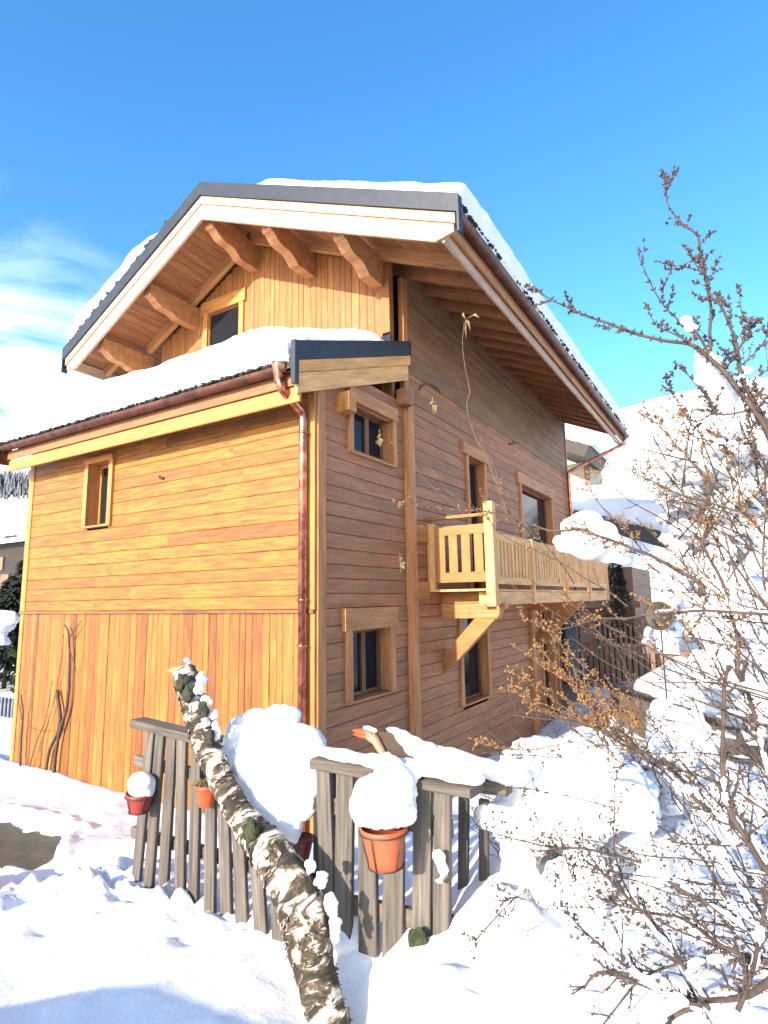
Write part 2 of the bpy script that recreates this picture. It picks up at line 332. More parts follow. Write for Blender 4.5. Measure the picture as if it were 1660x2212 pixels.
def gz(x, y):
    s = w = 0
    for (a, b, c) in CTRL:
        d = (x-a)**2+(y-b)**2+.03; q = 1/(d*d); s += q*c; w += q
    z = s/w
    far = max(abs(x), abs(y))
    if far > 12: z = z*(1-min(1, (far-12)/20)) + -2.8*min(1, (far-12)/20)
    bk = 1.3*(math.exp(-((2.0-x)/2.3)**2) if x < 2 else max(0, min(1, (2.95-x)/.5))**2*1.0) ; bk = min(bk, 1.3)
    z += bk*math.exp(-((y+7.2)/.75)**2)              # added unseen bank behind the camera, shaped to shade the foreground snow
    if far < 14:
        rough = math.exp(-((x+.35)/1.3)**2-((y+2.95)/.55)**2) + .8*math.exp(-((x-1.3)/.8)**2-((y+3.1)/.18)**2) + .5*math.exp(-((x-3.9)/.9)**2-((y+2.8)/.6)**2)
        z += .05*fbm((x*.9, y*.9, 1.3), 3) + .011*fbm((x*4, y*4, 7.3), 5) + .02*max(0, fbm((x*9, y*9, 2.3), 3)-.12)
        z += min(1, rough)*(.17*abs(fbm((x*4.5, y*4.5, 2.1), 4)) + .06*fbm((x*13, y*13, 5.), 3))
        for (hx, hy, hr, hd) in ((1.75, -3.3, .08, .035), (.85, -3.55, .09, .04), (3.1, -3.7, .10, .04), (3.33, -3.30, .11, .10), (3.50, -3.42, .09, .08), (2.75, -3.06, .07, -.10), (3.45, -3.05, .12, -.06), (-.3, -3.1, .12, .1), (.25, -3.35, .1, .08)):
            d2 = ((x-hx)**2+(y-hy)**2)/hr**2*(1+.6*noise.noise(V(x*7, y*7, 3)))
            if d2 < 9: z -= hd*math.exp(-d2*d2*.5)
        if -8 < x < -1 and -4 < y < 0:
            d = inpoly(x + .10*fbm((x*3.4, y*3.4, 0), 4), y + .14*fbm((x*4.3, y*4.3, 9), 5), PATCH)
            if d < .25: z = z + .06*math.exp(-(d/.12)**2)*(d > 0) - .35*(1/(1+math.exp((d+.02)/.02)) if d < .2 else 0)
        if x < .15 and y > -.02 and y < 12.4: z = min(z, -2.7)
    return z
def axis_coords(lo, hi, step, far, g=1.09):
    a = []; x = lo
    while x < hi: a.append(x); x += step
    s = step; x = hi
    while x < far: a.append(x); s *= g; x += s
    s = step; x = lo - s; pre = []
    while x > -far: pre.append(x); s *= g; x -= s
    return pre[::-1]+a
xs = axis_coords(-4.4, 5.0, .04, 900); ys = axis_coords(-4.6, -.6, .04, 900)
mb = MB(); vs = [(x, y, gz(x, y)) for y in ys for x in xs]; nx = len(xs)
mb.add(vs, [[j*nx+i, j*nx+i+1, (j+1)*nx+i+1, (j+1)*nx+i] for j in range(len(ys)-1) for i in range(nx-1)], smooth=True)
tag(mb.build('snow_ground', SNOW, recalc=False), kind='structure')
mb = MB(); k = 60
vs = [(-9+9*i/k, -4.5+4.5*j/k, -2.64+.03*fbm((i*.25, j*.25, 3), 4)) for j in range(k+1) for i in range(k+1)]
mb.add(vs, [[j*(k+1)+i, j*(k+1)+i+1, (j+1)*(k+1)+i+1, (j+1)*(k+1)+i] for j in range(k) for i in range(k)], smooth=True)
tag(mb.build('soil_ground', SOIL, recalc=False), kind='structure')

# ---- snowy hillside on the right, mountains behind
def hill(name, x0, x1, y0, y1, fn, n=70):
    mb = MB()
    vs = []
    for j in range(n+1):
        for i in range(n+1):
            x = x0+(x1-x0)*i/n; y = y0+(y1-y0)*j/n; vs.append((x, y, fn(x, y)))
    mb.add(vs, [[j*(n+1)+i, j*(n+1)+i+1, (j+1)*(n+1)+i+1, (j+1)*(n+1)+i] for j in range(n) for i in range(n)], smooth=True)
    return tag(mb.build(name, SNOWR, recalc=False), kind='structure')
def hf(x, y):
    t = max(0, min(1, (y-34)/60)); s = 1
    return -4+34*(t*t*(3-2*t))*s + 1.3*fbm((x*.06, y*.06, 0), 4)*min(1, t*4)
hill('hillside', -60, 70, 32, 112, hf)
def mf(x, y):
    r = math.hypot((x+420)/260, (y-260)/150)
    return -6 + 150*max(0, 1-r)**1.1*(1+.25*fbm((x*.012, y*.012, 4), 5))
hill('mountain', -700, -160, 90, 430, mf, 90)

# ================================================================ THE CHALET
house = empty('timber_chalet', 'tall timber chalet with orange front cladding, brown side wall, balcony and snow-covered roofs', 'house')
Wd = 6.62; LD = 2.32; LEN = 12.5; YG = 1.95

def plank_wall(name, mat, axis, a0, a1, z0, z1, plane, sgn, ph, holes=(), thick=.028, vertical=False, top=None, jit=.003, seg=None, gap=.004, ch=.006):
    """axis 0: wall along x at y=plane; axis 1: wall along y at x=plane; boards stand proud toward sgn"""
    mb = MB()
    def pt(a, z, d): return V(a, plane+sgn*d, z) if axis == 0 else V(plane+sgn*d, a, z)
    sd_z = V(0, 0, 1); sd_a = V(1, 0, 0) if axis == 0 else V(0, 1, 0)
    if not vertical:
        z = z0
        while z < z1-.02:
            h = ph*random.uniform(.9, 1.12); h = min(h, z1-z)
            if z1-z-h < .05: h = z1-z
            zm = z+h/2
            iv = [(a0, a1)]
            if top:
                pass
            for (h0, h1, q0, q1) in holes:
                if q0 < zm+h*.3 and q1 > zm-h*.3:
                    nv = []
                    for (u, v) in iv:
                        if h0 > u: nv.append((u, min(v, h0)))
                        if h1 < v: nv.append((max(u, h1), v))
                    iv = [t for t in nv if t[1]-t[0] > .01]
            for (u, v) in iv:
                x = u
                while x < v-1e-6:
                    ln = random.uniform(2.0, 4.2) if seg is None else random.uniform(*seg)
                    e = min(v, x+ln)
                    if v-e < .4: e = v
                    d = thick/2 + random.uniform(0, jit)
                    mb.beam(pt(x+.0008, zm, d), pt(e-.0008, zm, d), sd_z, h-gap, thick, ch)
                    x = e
            z += h
    else:
        x = a0
        while x < a1-.01:
            w = ph*random.choice((.75, .9, 1, 1.1, 1.3)); w = min(w, a1-x)
            if a1-x-w < .04: w = a1-x
            xm = x+w/2; zt = top(xm) if top else z1
            iv = [(z0, zt)]
            for (h0, h1, q0, q1) in holes:
                if h0 < xm < h1:
                    iv = [(u, v) for (u, v) in ((z0, q0), (q1, zt)) if v > u]
            for (u, v) in iv:
                d = thick/2+random.uniform(0, jit)
                mb.beam(pt(xm, u, d), pt(xm, v, d), sd_a, w-gap, thick, ch)
            x += w
    return mb.build(name, mat, house)

def window(axis, plane, sgn, a0, a1, z0, z1, trim=.11, header=.2, hext=.05, mull=None, sill=True, mats=(W_TRIM, W_TRIM), tp=.045, depth=.16, deco=None, casement=.05, bottom_trim=False, split=None, casemat=None):
    """opening a0..a1 x z0..z1 ; returns window part with sub-parts"""
    def pt(a, z, d): return V(a, plane+sgn*d, z) if axis == 0 else V(plane+sgn*d, a, z)
    sa = V(1, 0, 0) if axis == 0 else V(0, 1, 0); sz = V(0, 0, 1)
    t = .028
    mb = MB()   # surround (jambs + reveal)
    for s, a in ((-1, a0), (1, a1)):
        mb.beam(pt(a+s*trim/2, z0-.02, t+tp/2), pt(a+s*trim/2, z1, t+tp/2), sa, trim, tp, .004)
        mb.beam(pt(a+s*.012, z0, -depth/2+.013), pt(a+s*.012, z1, -depth/2+.013), sa, .024, depth+.02, .001)
    mb.beam(pt(a0, z1+.012, -depth/2+.013), pt(a1, z1+.012, -depth/2+.013), sz, .024, depth+.02, .001)
    w = mb.build('window', mats[0], house)
    mb = MB(); mb.beam(pt(a0-trim-hext, z1+header/2, t+tp*.65), pt(a1+trim+hext, z1+header/2, t+tp*.65), sz, header, tp*1.3, .005)
    mb.build('lintel', mats[1], w)
    if sill:
        mb = MB(); mb.beam(pt(a0-trim*1.02, z0-.025, t+.02-depth/2+.01), pt(a1+trim*1.02, z0-.025, t+.02-depth/2+.01), sz, .032, depth+.04, .004); mb.build('sill', mats[0], w)
    mb = MB(); c = casement; dd = -depth+.03
    segs = [(a0, a1)] if split is None else [(a0, a0+(a1-a0)*split), (a0+(a1-a0)*split, a1)]
    for (u, v) in segs:
        for a in (u+c/2, v-c/2): mb.beam(pt(a, z0, dd), pt(a, z1, dd), sa, c, .05, .004)
        for z in (z0+c/2, z1-c/2): mb.beam(pt(u+c, z, dd), pt(v-c, z, dd), sz, c, .046, .004)
    mb.build('frame', casemat or W_CASE, w)
    mb = MB(); q = [pt(a0, z0, dd-.012), pt(a1, z0, dd-.012), pt(a1, z1, dd-.012), pt(a0, z1, dd-.012)]; mb.prism(q, (pt(0, 0, -.008)-pt(0, 0, 0)))
    mb.build('pane', GLASS, w)
    return w
def rng(pts): return min(pts), max(pts)

# inner masonry/insulated core so that nothing shines through
mb = MB()
mb.box((-Wd+.05, .20, -3.2), (-.20, LD+.2, 2.75)); mb.box((-5.55, YG+.2, 2.6), (-.2, LEN-.05, 5.6)); mb.box((-5.55, LD+.25, -3.2), (-.20, LEN-.05, 2.58))
mb.build('core', DARK, house)

# front, lower storey: vertical boards
plank_wall('wall_boarding', W_VERT, 0, -Wd+.10, -.07, -3.0, -.045, 0, -1, .135, vertical=True, jit=.012, ch=.008)
mb = MB(); mb.beam((-Wd-.02, -.035, -.02), (.02, -.035, -.02), (0, 0, 1), .045, .07, .004); mb.build('drip_band', W_CASE, house)
# front, upper storey: horizontal boards with one narrow window
fa = at(283/1.4458, 1, Y=0).x; fb = at(347/1.4458, 1, Y=0).x
fa = at(195.5, 1080, Y=0).x; fb = at(240, 1080, Y=0).x
fz0 = at(222, 1133, Y=0).z; fz1 = at(218, 1000, Y=0).z
holes = [(fa, fb, fz0, fz1)]
plank_wall('wall_planking', W_FRONT, 0, -Wd+.12, -.08, .005, 3.04, 0, -1, .185, holes, jit=.004)
w_ = window(0, 0, -1, fa, fb, fz0, fz1, trim=.10, header=.09, hext=0, mats=(W_TRIM, W_TRIMS), tp=.05, depth=.2, split=.62, casement=.045, casemat=W_TRIMS)
# corner boards
mb = MB()
mb.box((-Wd-.03, -.05, .005), (-Wd+.12, .14, 3.0), ch=.005); mb.build('corner_board', W_TRIMS, house)
mb = MB(); mb.box((-Wd-.01, -.045, -3.0), (-Wd+.10, .12, -.045), ch=.005); mb.build('corner_board', W_TRIMS, house)
mb = MB(); mb.box((-.078, -.055, .005), (.030, -.002, 3.0), ch=.005); mb.build('corner_board', W_TRIMS, house)
mb = MB(); mb.box((-.068, -.045, -3.0), (.024, -.002, -.045), ch=.005); mb.build('corner_board', W_TRIMS, house)
mb = MB(); mb.box((-.05, .0, -3.0), (.045, .17, 3.04), ch=.006); mb.build('corner_post', W_TRIM, house)
# post between the lean-to and the main house
mb = MB(); mb.box((-.05, LD-.09, -3.0), (.13, LD+.10, 3.5), ch=.006); mb.build('corner_post', W_TRIM, house)

mb = MB(); mb.box((-.05, LD-.05, 3.5), (.05, LD+.10, 5.45), ch=.006); mb.build('corner_post', W_TRIM, house)
# side wall openings (from their places on the wall)
def yz(px, py): p = at(px, py, X=0); return p.y, p.z
def sq(px, py): return px/1.44578, py/1.44578
B0 = yz(*sq(1091, 1257)); B1 = yz(*sq(1219, 1457)); Bz1 = (B0[1]+yz(*sq(1219, 1316))[1])/2; Bz0 = (yz(*sq(1091, 1403))[1]+B1[1])/2
C0 = yz(*sq(1089, 1970)); C1 = yz(*sq(1211, 2151)); 
D0 = yz(*sq(1454, 1426)); D1 = yz(*sq(1503, 1447))
E0 = yz(*sq(1621, 1513)); E1 = yz(*sq(1715, 1557))
F0 = yz(*sq(1443, 2200)); F1 = yz(*sq(1520, 2181))
rB = (B0[0], B1[0], Bz0, Bz1); rC = (C0[0], C1[0], C1[1]-.02, C0[1]); rD = (D0[0], D1[0], .08, (D0[1]+D1[1])/2)
rE = (E0[0], E1[0], 1.25, (E0[1]+E1[1])/2); rF = (F0[0], F1[0], F0[1], -.12)
rG = (9.0, 9.9, -2.6, -.25); rH = (10.4, 12.0, -2.4, -.3)
SH = [rB, rC, rD, rE, rF, rG, rH]
plank_wall('side_planking', W_SIDE, 1, .17, LD-.09, -3.0, 3.25, 0, 1, .2, SH, jit=.006, seg=(.9, 2.2), ch=.009)
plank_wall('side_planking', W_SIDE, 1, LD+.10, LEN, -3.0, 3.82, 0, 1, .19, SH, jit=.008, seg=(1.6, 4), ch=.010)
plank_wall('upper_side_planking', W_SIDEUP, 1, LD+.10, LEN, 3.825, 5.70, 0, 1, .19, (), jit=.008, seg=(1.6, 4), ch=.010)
window(1, 0, 1, *rB, trim=.09, header=.2, hext=.02, tp=.055, depth=.17, split=.58)
window(1, 0, 1, *rC, trim=.13, header=.29, hext=.06, tp=.05, depth=.17, split=.55)
window(1, 0, 1, *rD, trim=.11, header=.24, hext=.16, tp=.05, depth=.15)
window(1, 0, 1, *rE, trim=.12, header=.28, hext=.14, tp=.05, depth=.15)
window(1, 0, 1, *rF, trim=.13, header=.16, hext=.02, tp=.05, depth=.15)
window(1, 0, 1, *rG, trim=.10, header=.12, hext=.02, tp=.05, depth=.15, mats=(W_TRIM, W_TRIMS))
window(1, 0, 1, *rH, trim=.10, header=.12, hext=.02, tp=.05, depth=.15, split=.5, mats=(W_TRIM, W_TRIMS))
mb = MB(); mb.box((.03, 8.05, -3.0), (.13, 8.2, -.2), ch=.005); mb.build('corner_post', W_TRIM, house)
mb = MB(); mb.box((-.06, LEN-.001, -3.0), (.06, LEN+.12, 5.68), ch=.005); mb.build('corner_post', W_TRIM, house)
mb = MB(); mb.box((-5.6, LEN-.03, -3.0), (-.07, LEN+.02, 5.4)); mb.build('rear_wall', W_SIDE, house)

# ---- main roof geometry
XA, ZA = -2.98, 7.36; XR, XL = 1.80, -6.92; YF, YB = .60, 13.3
SR = .454; SLp = .527
def zt(x): return ZA-SR*(x-XA) if x > XA else ZA-SLp*(XA-x)
def slope_pt(x, y, dz=0): return V(x, y, zt(x)+dz)
# gable wall
g0 = at(455, 655, Y=YG); g1 = at(521, 700, Y=YG); gz1 = (at(453.5, 684, Y=YG).z+at(521, 653, Y=YG).z)/2
gh = (g0.x, g1.x, gz1-1.15, gz1)
plank_wall('gable_boarding', W_GABLE, 0, -5.62, -.14, 3.4, 7, YG, -1, .145, [gh], vertical=True, top=lambda x: zt(x)-.48, jit=.008, ch=.007)
mb = MB(); mb.box((-.14, YG-.06, at(835, 722, Y=YG).z), (.01, YG+.0, zt(0)-.5), ch=.005); mb.build('corner_board', W_GABLE, house)
mb = MB(); mb.prism([(-5.6, YG+.02, 3.0), (-.02, YG+.02, 3.0), (-.02, YG+.02, zt(0)-.4), (XA, YG+.02, zt(XA)-.4), (-5.6, YG+.02, zt(-5.6)-.4)], (0, .1, 0)); mb.build('gable_core', W_SOFF, house)
# gable window needs a dark recess in front of the core: shallow reveal
window(0, YG, -1, *gh, trim=.12, header=.26, hext=.05, mats=(W_TRIMS, W_TRIMS), tp=.045, depth=.035, sill=False, casement=.03)

def roof_slab(x0, x1, d0, d1, y0, y1, name, mat):
    mb = MB(); mb.prism([slope_pt(x0, y0, d0), slope_pt(x1, y0, d0), slope_pt(x1, y0, d1), slope_pt(x0, y0, d1)], (0, y1-y0, 0)); return mb.build(name, mat, house)
for (a, b) in ((XA, XR-.12), (XL+.06, XA)):
    roof_slab(a, b, -.26, -.05, YF+.05, YB, 'roof', FLASH)
# soffit boards: run across the slope lines (along y)
for (a, b) in ((XA, XR-.2), (XL+.12, XA)):
    mb = MB(); x = a; up = V(0, 0, 1)
    while x < b-.01:
        w = min(.135, b-x); p0 = slope_pt(x+w/2, YF+.06, -.275); p1 = slope_pt(x+w/2, YB-.02, -.275)
        s = SR if x+w/2 > XA else -SLp
        mb.beam(p0, p1, V(1, 0, -s), w*math.sqrt(1+s*s)-.004, .02, .004); x += w
    mb.build('soffit', W_SOFF, house)
# rafters
def rafter(y, a, b, w=.09, h=.17, mat=W_SOFF, dz=-.375):
    s = (zt(b)-zt(a))/(b-a); mb = MB()
    mb.beam(slope_pt(a, y, dz), slope_pt(b, y, dz), V(0, 1, 0), w, h, .004, cut0=0, cut1=0); return mb.build('rafter', mat, house)
y = YG+.55
while y < YB-.3:
    rafter(y, -.3, XR-.24); y += .62
rafter(YG-.16, XA+.02, XR-.24, .1, .2, W_BEAM, -.39); rafter(YG-.16, -5.9, XA-.02, .1, .2, W_BEAM, -.39)
rafter(YF+.12, XA+.02, XR-.25, .06, .2, W_BEAM, -.41); rafter(YF+.12, XL+.1, XA-.02, .06, .2, W_BEAM, -.41)
rafter(YF+.82, -6.2, XL+.15, .1, .17, W_BEAM)
# barge boards in two steps + slate flashing
def barge(xa, xb, dtop, dbot, yf, th, name, mat, enda=None, clip=0):
    mb = MB(); dz = (dtop+dbot)/2; h = dtop-dbot
    c = [slope_pt(xa, yf, dtop), slope_pt(xb, yf, dtop), slope_pt(xb, yf, dbot+clip), slope_pt(xb-(xb-xa)/abs(xb-xa)*clip*1.6, yf, dbot) if clip else slope_pt(xb, yf, dbot), slope_pt(xa, yf, dbot)]
    o = random.random()*9; m = len(c); off = V(0, th, 0); vs = c+[p+off for p in c]
    mb.add(vs, [[i, (i+1) % m, m+(i+1) % m, m+i] for i in range(m)]+[list(range(m))[::-1], list(range(m, 2*m))], [(p.x*1.1+o, (p.z-zt(p.x)), p.y) for p in vs])
    return mb.build(name, mat, house)
for xe in (XR, XL):
    s = 1 if xe == XR else -1
    barge(XA, xe, .0, -.255, YF-.045, .05, 'rake_flashing', FLASH)
    barge(XA, xe-s*.04, -.26, -.40, YF-.012, .05, 'barge_board', W_NEW)
    barge(XA, xe-s*.07, -.405, -.68, YF+.012, .045, 'barge_board', W_NEW, clip=.17)
mb = MB(); mb.prism([slope_pt(XR, YF-.045, .01), slope_pt(XR+.03, YF-.045, .0), slope_pt(XR+.03, YF-.045, -.52), slope_pt(XR, YF-.045, -.52)], (0, .12, 0)); mb.build('rake_flashing', FLASH, house)
mb = MB(); mb.prism([slope_pt(XL, YF-.045, .01), slope_pt(XL-.03, YF-.045, .0), slope_pt(XL-.03, YF-.045, -.5), slope_pt(XL, YF-.045, -.46)], (0, .12, 0)); mb.build('rake_flashing', FLASH, house)
# eave boards and gutters, right and left
zr = zt(XR)
mb = MB(); mb.beam((XR-.24, YF+.06, zr-.46), (XR-.24, YB, zr-.46), (0, 0, 1), .17, .04, .004); mb.build('eave_board', W_NEW, house)
mb = MB(); mb.beam((XR-.17, YF+.07, zr-.30), (XR-.17, YB, zr-.30), (0, 0, 1), .20, .035, .004); mb.build('eave_board', W_BEAM, house)
def gutter(p0, p1, r, side, mat=GUTTER):
    mb = MB(); prof = []
    for k in range(9):
        a = math.pi*k/8; prof.append((math.cos(a)*r, -math.sin(a)*r))
    prof.append((-r, .012)); prof.append((-r+.004, .012))
    for k in range(9)[::-1]:
        a = math.pi*k/8; prof.append((math.cos(a)*(r-.004), -math.sin(a)*(r-.004)))
    p0 = Vector(p0); p1 = Vector(p1); sd = Vector(side)
    mb.prism([p0+sd*a+V(0, 0, b) for a, b in prof], p1-p0, smooth=False); return mb.build('gutter', mat, house)
gutter((XR-.055, YF+.09, zr-.19), (XR-.055, YB-.02, zr-.19), .085, (1, 0, 0))
gutter((XL-.02, YF+.09, zt(XL)-.15), (XL-.02, YB-.02, zt(XL)-.15), .085, (1, 0, 0))
mb = MB(); mb.beam((XL+.14, YF+.06, zt(XL)-.36), (XL+.14, YB, zt(XL)-.36), (0, 0, 1), .2, .04, .004); mb.build('eave_board', W_NEW, house)
# purlins with carved noses
PX = [(-5.98, .19), (-4.60, .19), (XA, .18), (-1.62, .19), (-.18, .19)]
for (x, w) in PX:
    ztop = zt(x)-.47 if x != XA else zt(x)-.52
    y0 = YF+.17
    prof = [(y0, 0), (y0, -.20), (y0+.03, -.235), (y0+.07, -.235)]
    for k in range(13):
        t = k/12; yy = y0+.07+.62*t
        zz = -.225-.27*(t+.13*math.sin(2*math.pi*t)*1.3)
        prof.append((yy, zz))
    prof += [(YG-.02, -.495), (YG-.02, 0)]
    if x in (-4.6, -5.98):
        prof = [(a, max(b, -.43)) for a, b in prof]
    mb = MB(); mb.prism([V(x-w/2, a, ztop+b) for a, b in prof], (w, 0, 0)); o = mb.build('purlin', W_BEAM, house)
    for p in o.data.polygons: p.use_smooth = False

# ---- lean-to roof
XRK = .15; Y0, Z0, SLN = -.55, 3.19, .38
def zl(y): return Z0+SLN*(y-Y0)
XLL = -Wd-.02
mb = MB(); mb.prism([(XLL, Y0+.02, zl(Y0)-.30), (XLL, YG-.03, zl(YG)-.30), (XLL, YG-.03, zl(YG)-.05), (XLL, Y0+.02, zl(Y0)-.05)], (XRK-.06-XLL, 0, 0)); mb.build('lean_to_roof', FLASH, house)
mb = MB(); x = Y0+.08
while x < YG-.05:
    w = .13; mb.beam((XLL+.03, x+w/2, zl(x+w/2)-.315), (XRK-.08, x+w/2, zl(x+w/2)-.315), V(0, 1, SLN), w*1.07-.004, .02, .004); x += w
mb.build('soffit', W_SOFF, house)
x = XLL+.3
while x < -.1:
    mb = MB(); mb.beam((x, Y0+.14, zl(Y0+.14)-.40), (x, .1, zl(.1)-.40), V(1, 0, 0), .09, .14, .004); mb.build('rafter', W_SOFF, house); x += .62
mb = MB(); mb.beam((XLL+.02, -.42, 2.585), (XRK-.05, -.42, 2.585), (0, 0, 1), .19, .04, .004); mb.build('fascia_board', W_TRIMS, house)
mb = MB(); mb.beam((XLL+.02, -.455, 2.77), (XRK-.08, -.455, 2.77), (0, 0, 1), .16, .03, .004); mb.build('fascia_board', W_SOFF, house)
gutter((XLL-.02, -.555, 2.90), (XRK-.12, -.555, 2.90), .075, (0, 1, 0))
mb = MB(); mb.box((XLL-.03, -.62, 2.60), (XLL+.015, -.40, 3.0)); mb.build('gutter_end', GUTTER, house)
def rake(dt, db, x, th, name, mat, y1=LD-.07, y0=Y0):
    mb = MB(); c = [V(x, y0, zl(y0)+dt), V(x, y1, zl(y1)+dt), V(x, y1, zl(y1)+db), V(x, y0, zl(y0)+db)]
    vs = c+[p-V(th, 0, 0) for p in c]; o = random.random()*9
    mb.add(vs, [[0, 1, 5, 4], [1, 2, 6, 5], [2, 3, 7, 6], [3, 0, 4, 7], [3, 2, 1, 0], [4, 5, 6, 7]], [(p.y*1.05+o, p.z-zl(p.y), p.x) for p in vs]); return mb.build(name, mat, house)
rake(.02, -.225, XRK, .05, 'rake_flashing', FLASH, y1=LD+.02, y0=Y0-.02)
rake(-.23, -.385, XRK-.012, .05, 'rake_board', W_TRIM if 0 else W_BALC, y1=LD+.0)
rake(-.39, -.64, XRK-.035, .045, 'rake_board', W_BALC, y1=LD-.05, y0=Y0+.06)
mb = MB(); mb.prism([(XRK+.004, Y0-.035, zl(Y0)+.02), (XRK+.004, Y0-.035, zl(Y0)-.52), (XRK-.06, Y0-.035, zl(Y0)-.52), (XRK-.06, Y0-.035, zl(Y0)+.02)], (0, .075, 0)); mb.build('rake_flashing', FLASH, house)
# lean-to purlin ends poking through the side wall
mb = MB(); mb.prism([V(.03, .42, 2.60), V(.03, .60, 2.60), V(.03, .60, 2.86), V(.03, .42, 2.86)], (.20, 0, 0)); mb.build('purlin', W_TRIMS, house)
mb = MB(); mb.prism([V(-.06, .02, 2.62), V(-.06, .40, 2.62), V(-.06, .40, 2.84), V(-.06, .02, 2.80)], (.08, 0, 0)); mb.build('purlin', W_TRIM, house)
mb = MB(); mb.prism([V(.03, 2.02, 3.14), V(.03, 2.20, 3.14), V(.03, 2.20, 3.40), V(.03, 2.02, 3.40)], (.20, 0, 0)); mb.build('purlin', W_SOFF, house)
# chimney flap of tiles where roofs meet
mb = MB(); mb.prism([V(-.35, YG-.12, zl(YG)-.0), V(.05, YG-.12, zl(YG)-.0), V(.02, YG-.06, zl(YG)+.16), V(-.3, YG-.06, zl(YG)+.12)], (0, .03, 0)); mb.build('flashing', FLASH, house)

# ---- copper downpipe at the front corner
def pipe(pts, r, name='downpipe', mat=COPPER, seg=14):
    P = [Vector(p) for p in pts]; out = []
    for i, p in enumerate(P):
        if 0 < i < len(P)-1:
            a = (P[i-1]-p).normalized(); b = (P[i+1]-p).normalized(); q = min(.07, (P[i-1]-p).length*.4, (P[i+1]-p).length*.4)
            for t in (0, .25, .5, .75, 1):
                out.append((p+a*q)*(1-t)**2+p*2*t*(1-t)+(p+b*q)*t*t)
        else: out.append(p)
    mb = MB(); mb.tube(out, r, seg); return mb.build(name, mat, house)
pA = at(603, 800, Y=-.555); pB = at(606, 838, Y=-.555); pC = at(655, 893, Y=-.13); pD = at(657, 1300, Y=-.13); pE = at(664, 1345, Y=-.13)
xd = pC.x
dp = pipe([pA, pB, V(xd, -.13, pC.z), V(xd+.005, -.13, -3)], .052)
mb = MB(); mb.lathe(pA+V(0, 0, -.16), [(.05, 0), (.055, .02), (.095, .22), (.1, .24), (.09, .24)], 18); mb.build('hopper', COPPER, dp)
for z in (2.2, .12, -.42, -1.6):
    mb = MB(); mb.lathe((xd+.002, -.13, z), [(.054, -.015), (.063, -.015), (.063, .015), (.054, .015)], 16); mb.beam((xd, -.08, z), (xd, -.02, z), (0, 0, 1), .015, .015, 0); mb.build('pipe_clamp', COPPER, dp)
# far downpipe on the rear corner
dq = pipe([(XR-.06, YB-.35, zr-.3), (XR-.1, YB-.35, zr-.5), (.13, LEN-.12, 3.9), (.13, LEN-.12, -2.9)], .05)
# ladder-like hook on the wall
mb = MB(); mb.tube([at(*sq(x, y), X=.06) for x, y in ((1311, 1219), (1316, 1206), (1330, 1200), (1350, 1202), (1366, 1212), (1374, 1224))], .012, 8); mb.build('hook', WIRE, house)
mb = MB(); mb.tube([at(*sq(x, y), X=.06) for x, y in ((1592, 1388), (1600, 1386), (1612, 1382), (1624, 1384))], .014, 8); mb.build('hook', WIRE, house)
mb = MB(); mb.tube([at(*sq(503+dx, 1492+dy), Y=-.05) for dx, dy in ((-5, -5), (-3, 0), (4, 2), (8, 0))], .018, 8); mb.build('hook', WIRE, house)

# ---- balcony
BX, BY0, BY1 = 1.06, 2.95, 12.0
mb = MB(); x = .035
while x < BX-.02:
    w = min(.14, BX-.02-x); mb.beam((x+w/2, BY0, .235), (x+w/2, BY1, .235), (1, 0, 0), w-.006, .035, .003); x += w
bal = mb.build('balcony', W_BALC, house)
def bp(name, fn, mat=W_BALC):
    mb = MB(); fn(mb); return mb.build(name, mat, bal)
zT = 1.16
posts = [BY0+.07, 5.1, 7.5, 9.75, BY1-.06]
for i, y in enumerate(posts):
    if i == 0: bp('corner_post', lambda m: m.box((BX-.02, y-.08, -.02), (BX+.13, y+.07, 1.62), ch=.008))
    else: bp('rail_post', lambda m: m.box((BX+.0, y-.045, -.02), (BX+.085, y+.045, zT+.02), ch=.005))
bp('rail_post', lambda m: m.box((.035, BY0-.02, .22), (.16, BY0+.08, 1.34), ch=.006))
for i in range(4):
    a, b = posts[i]+.07, posts[i+1]-.046
    bp('top_rail', lambda m: m.beam((BX+.035, a, zT-.06), (BX+.035, b, zT-.06), (0, 0, 1), .13, .045, .004))
    bp('bottom_rail', lambda m: m.beam((BX+.035, a, .385), (BX+.035, b, .385), (0, 0, 1), .12, .045, .004))
    bp('edge_board', lambda m: m.beam((BX+.03, a, .10), (BX+.03, b, .10), (0, 0, 1), .21, .04, .004))
    n = max(1, int(round((b-a)/.175))); st = (b-a)/n
    for k in range(n):
        yy = a+st*(k+.5)
        bp('baluster', lambda m: m.box((BX+.016, yy-.062, .44), (BX+.052, yy+.062, zT-.12), ch=.004))
# snow-edge strip just above the floor line
bp('deck_edge', lambda m: m.beam((BX+.03, BY0+.14, .225), (BX+.03, BY1-.1, .225), (0, 0, 1), .03, .08, .003))
# near end panel
a, b = .16, BX-.02
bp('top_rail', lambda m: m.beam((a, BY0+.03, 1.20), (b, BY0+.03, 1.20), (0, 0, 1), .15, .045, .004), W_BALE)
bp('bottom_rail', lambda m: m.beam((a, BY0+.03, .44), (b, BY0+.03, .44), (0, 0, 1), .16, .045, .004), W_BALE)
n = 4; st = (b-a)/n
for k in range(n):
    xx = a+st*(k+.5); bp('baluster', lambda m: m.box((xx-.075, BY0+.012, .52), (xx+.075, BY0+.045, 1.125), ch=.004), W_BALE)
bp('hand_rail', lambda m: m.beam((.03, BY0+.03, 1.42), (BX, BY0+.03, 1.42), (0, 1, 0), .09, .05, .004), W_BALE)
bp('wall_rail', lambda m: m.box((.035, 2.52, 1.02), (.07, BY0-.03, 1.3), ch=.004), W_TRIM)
bp('wall_rail', lambda m: m.box((.035, 2.52, .1), (.07, BY0-.03, .38), ch=.004), W_TRIM)
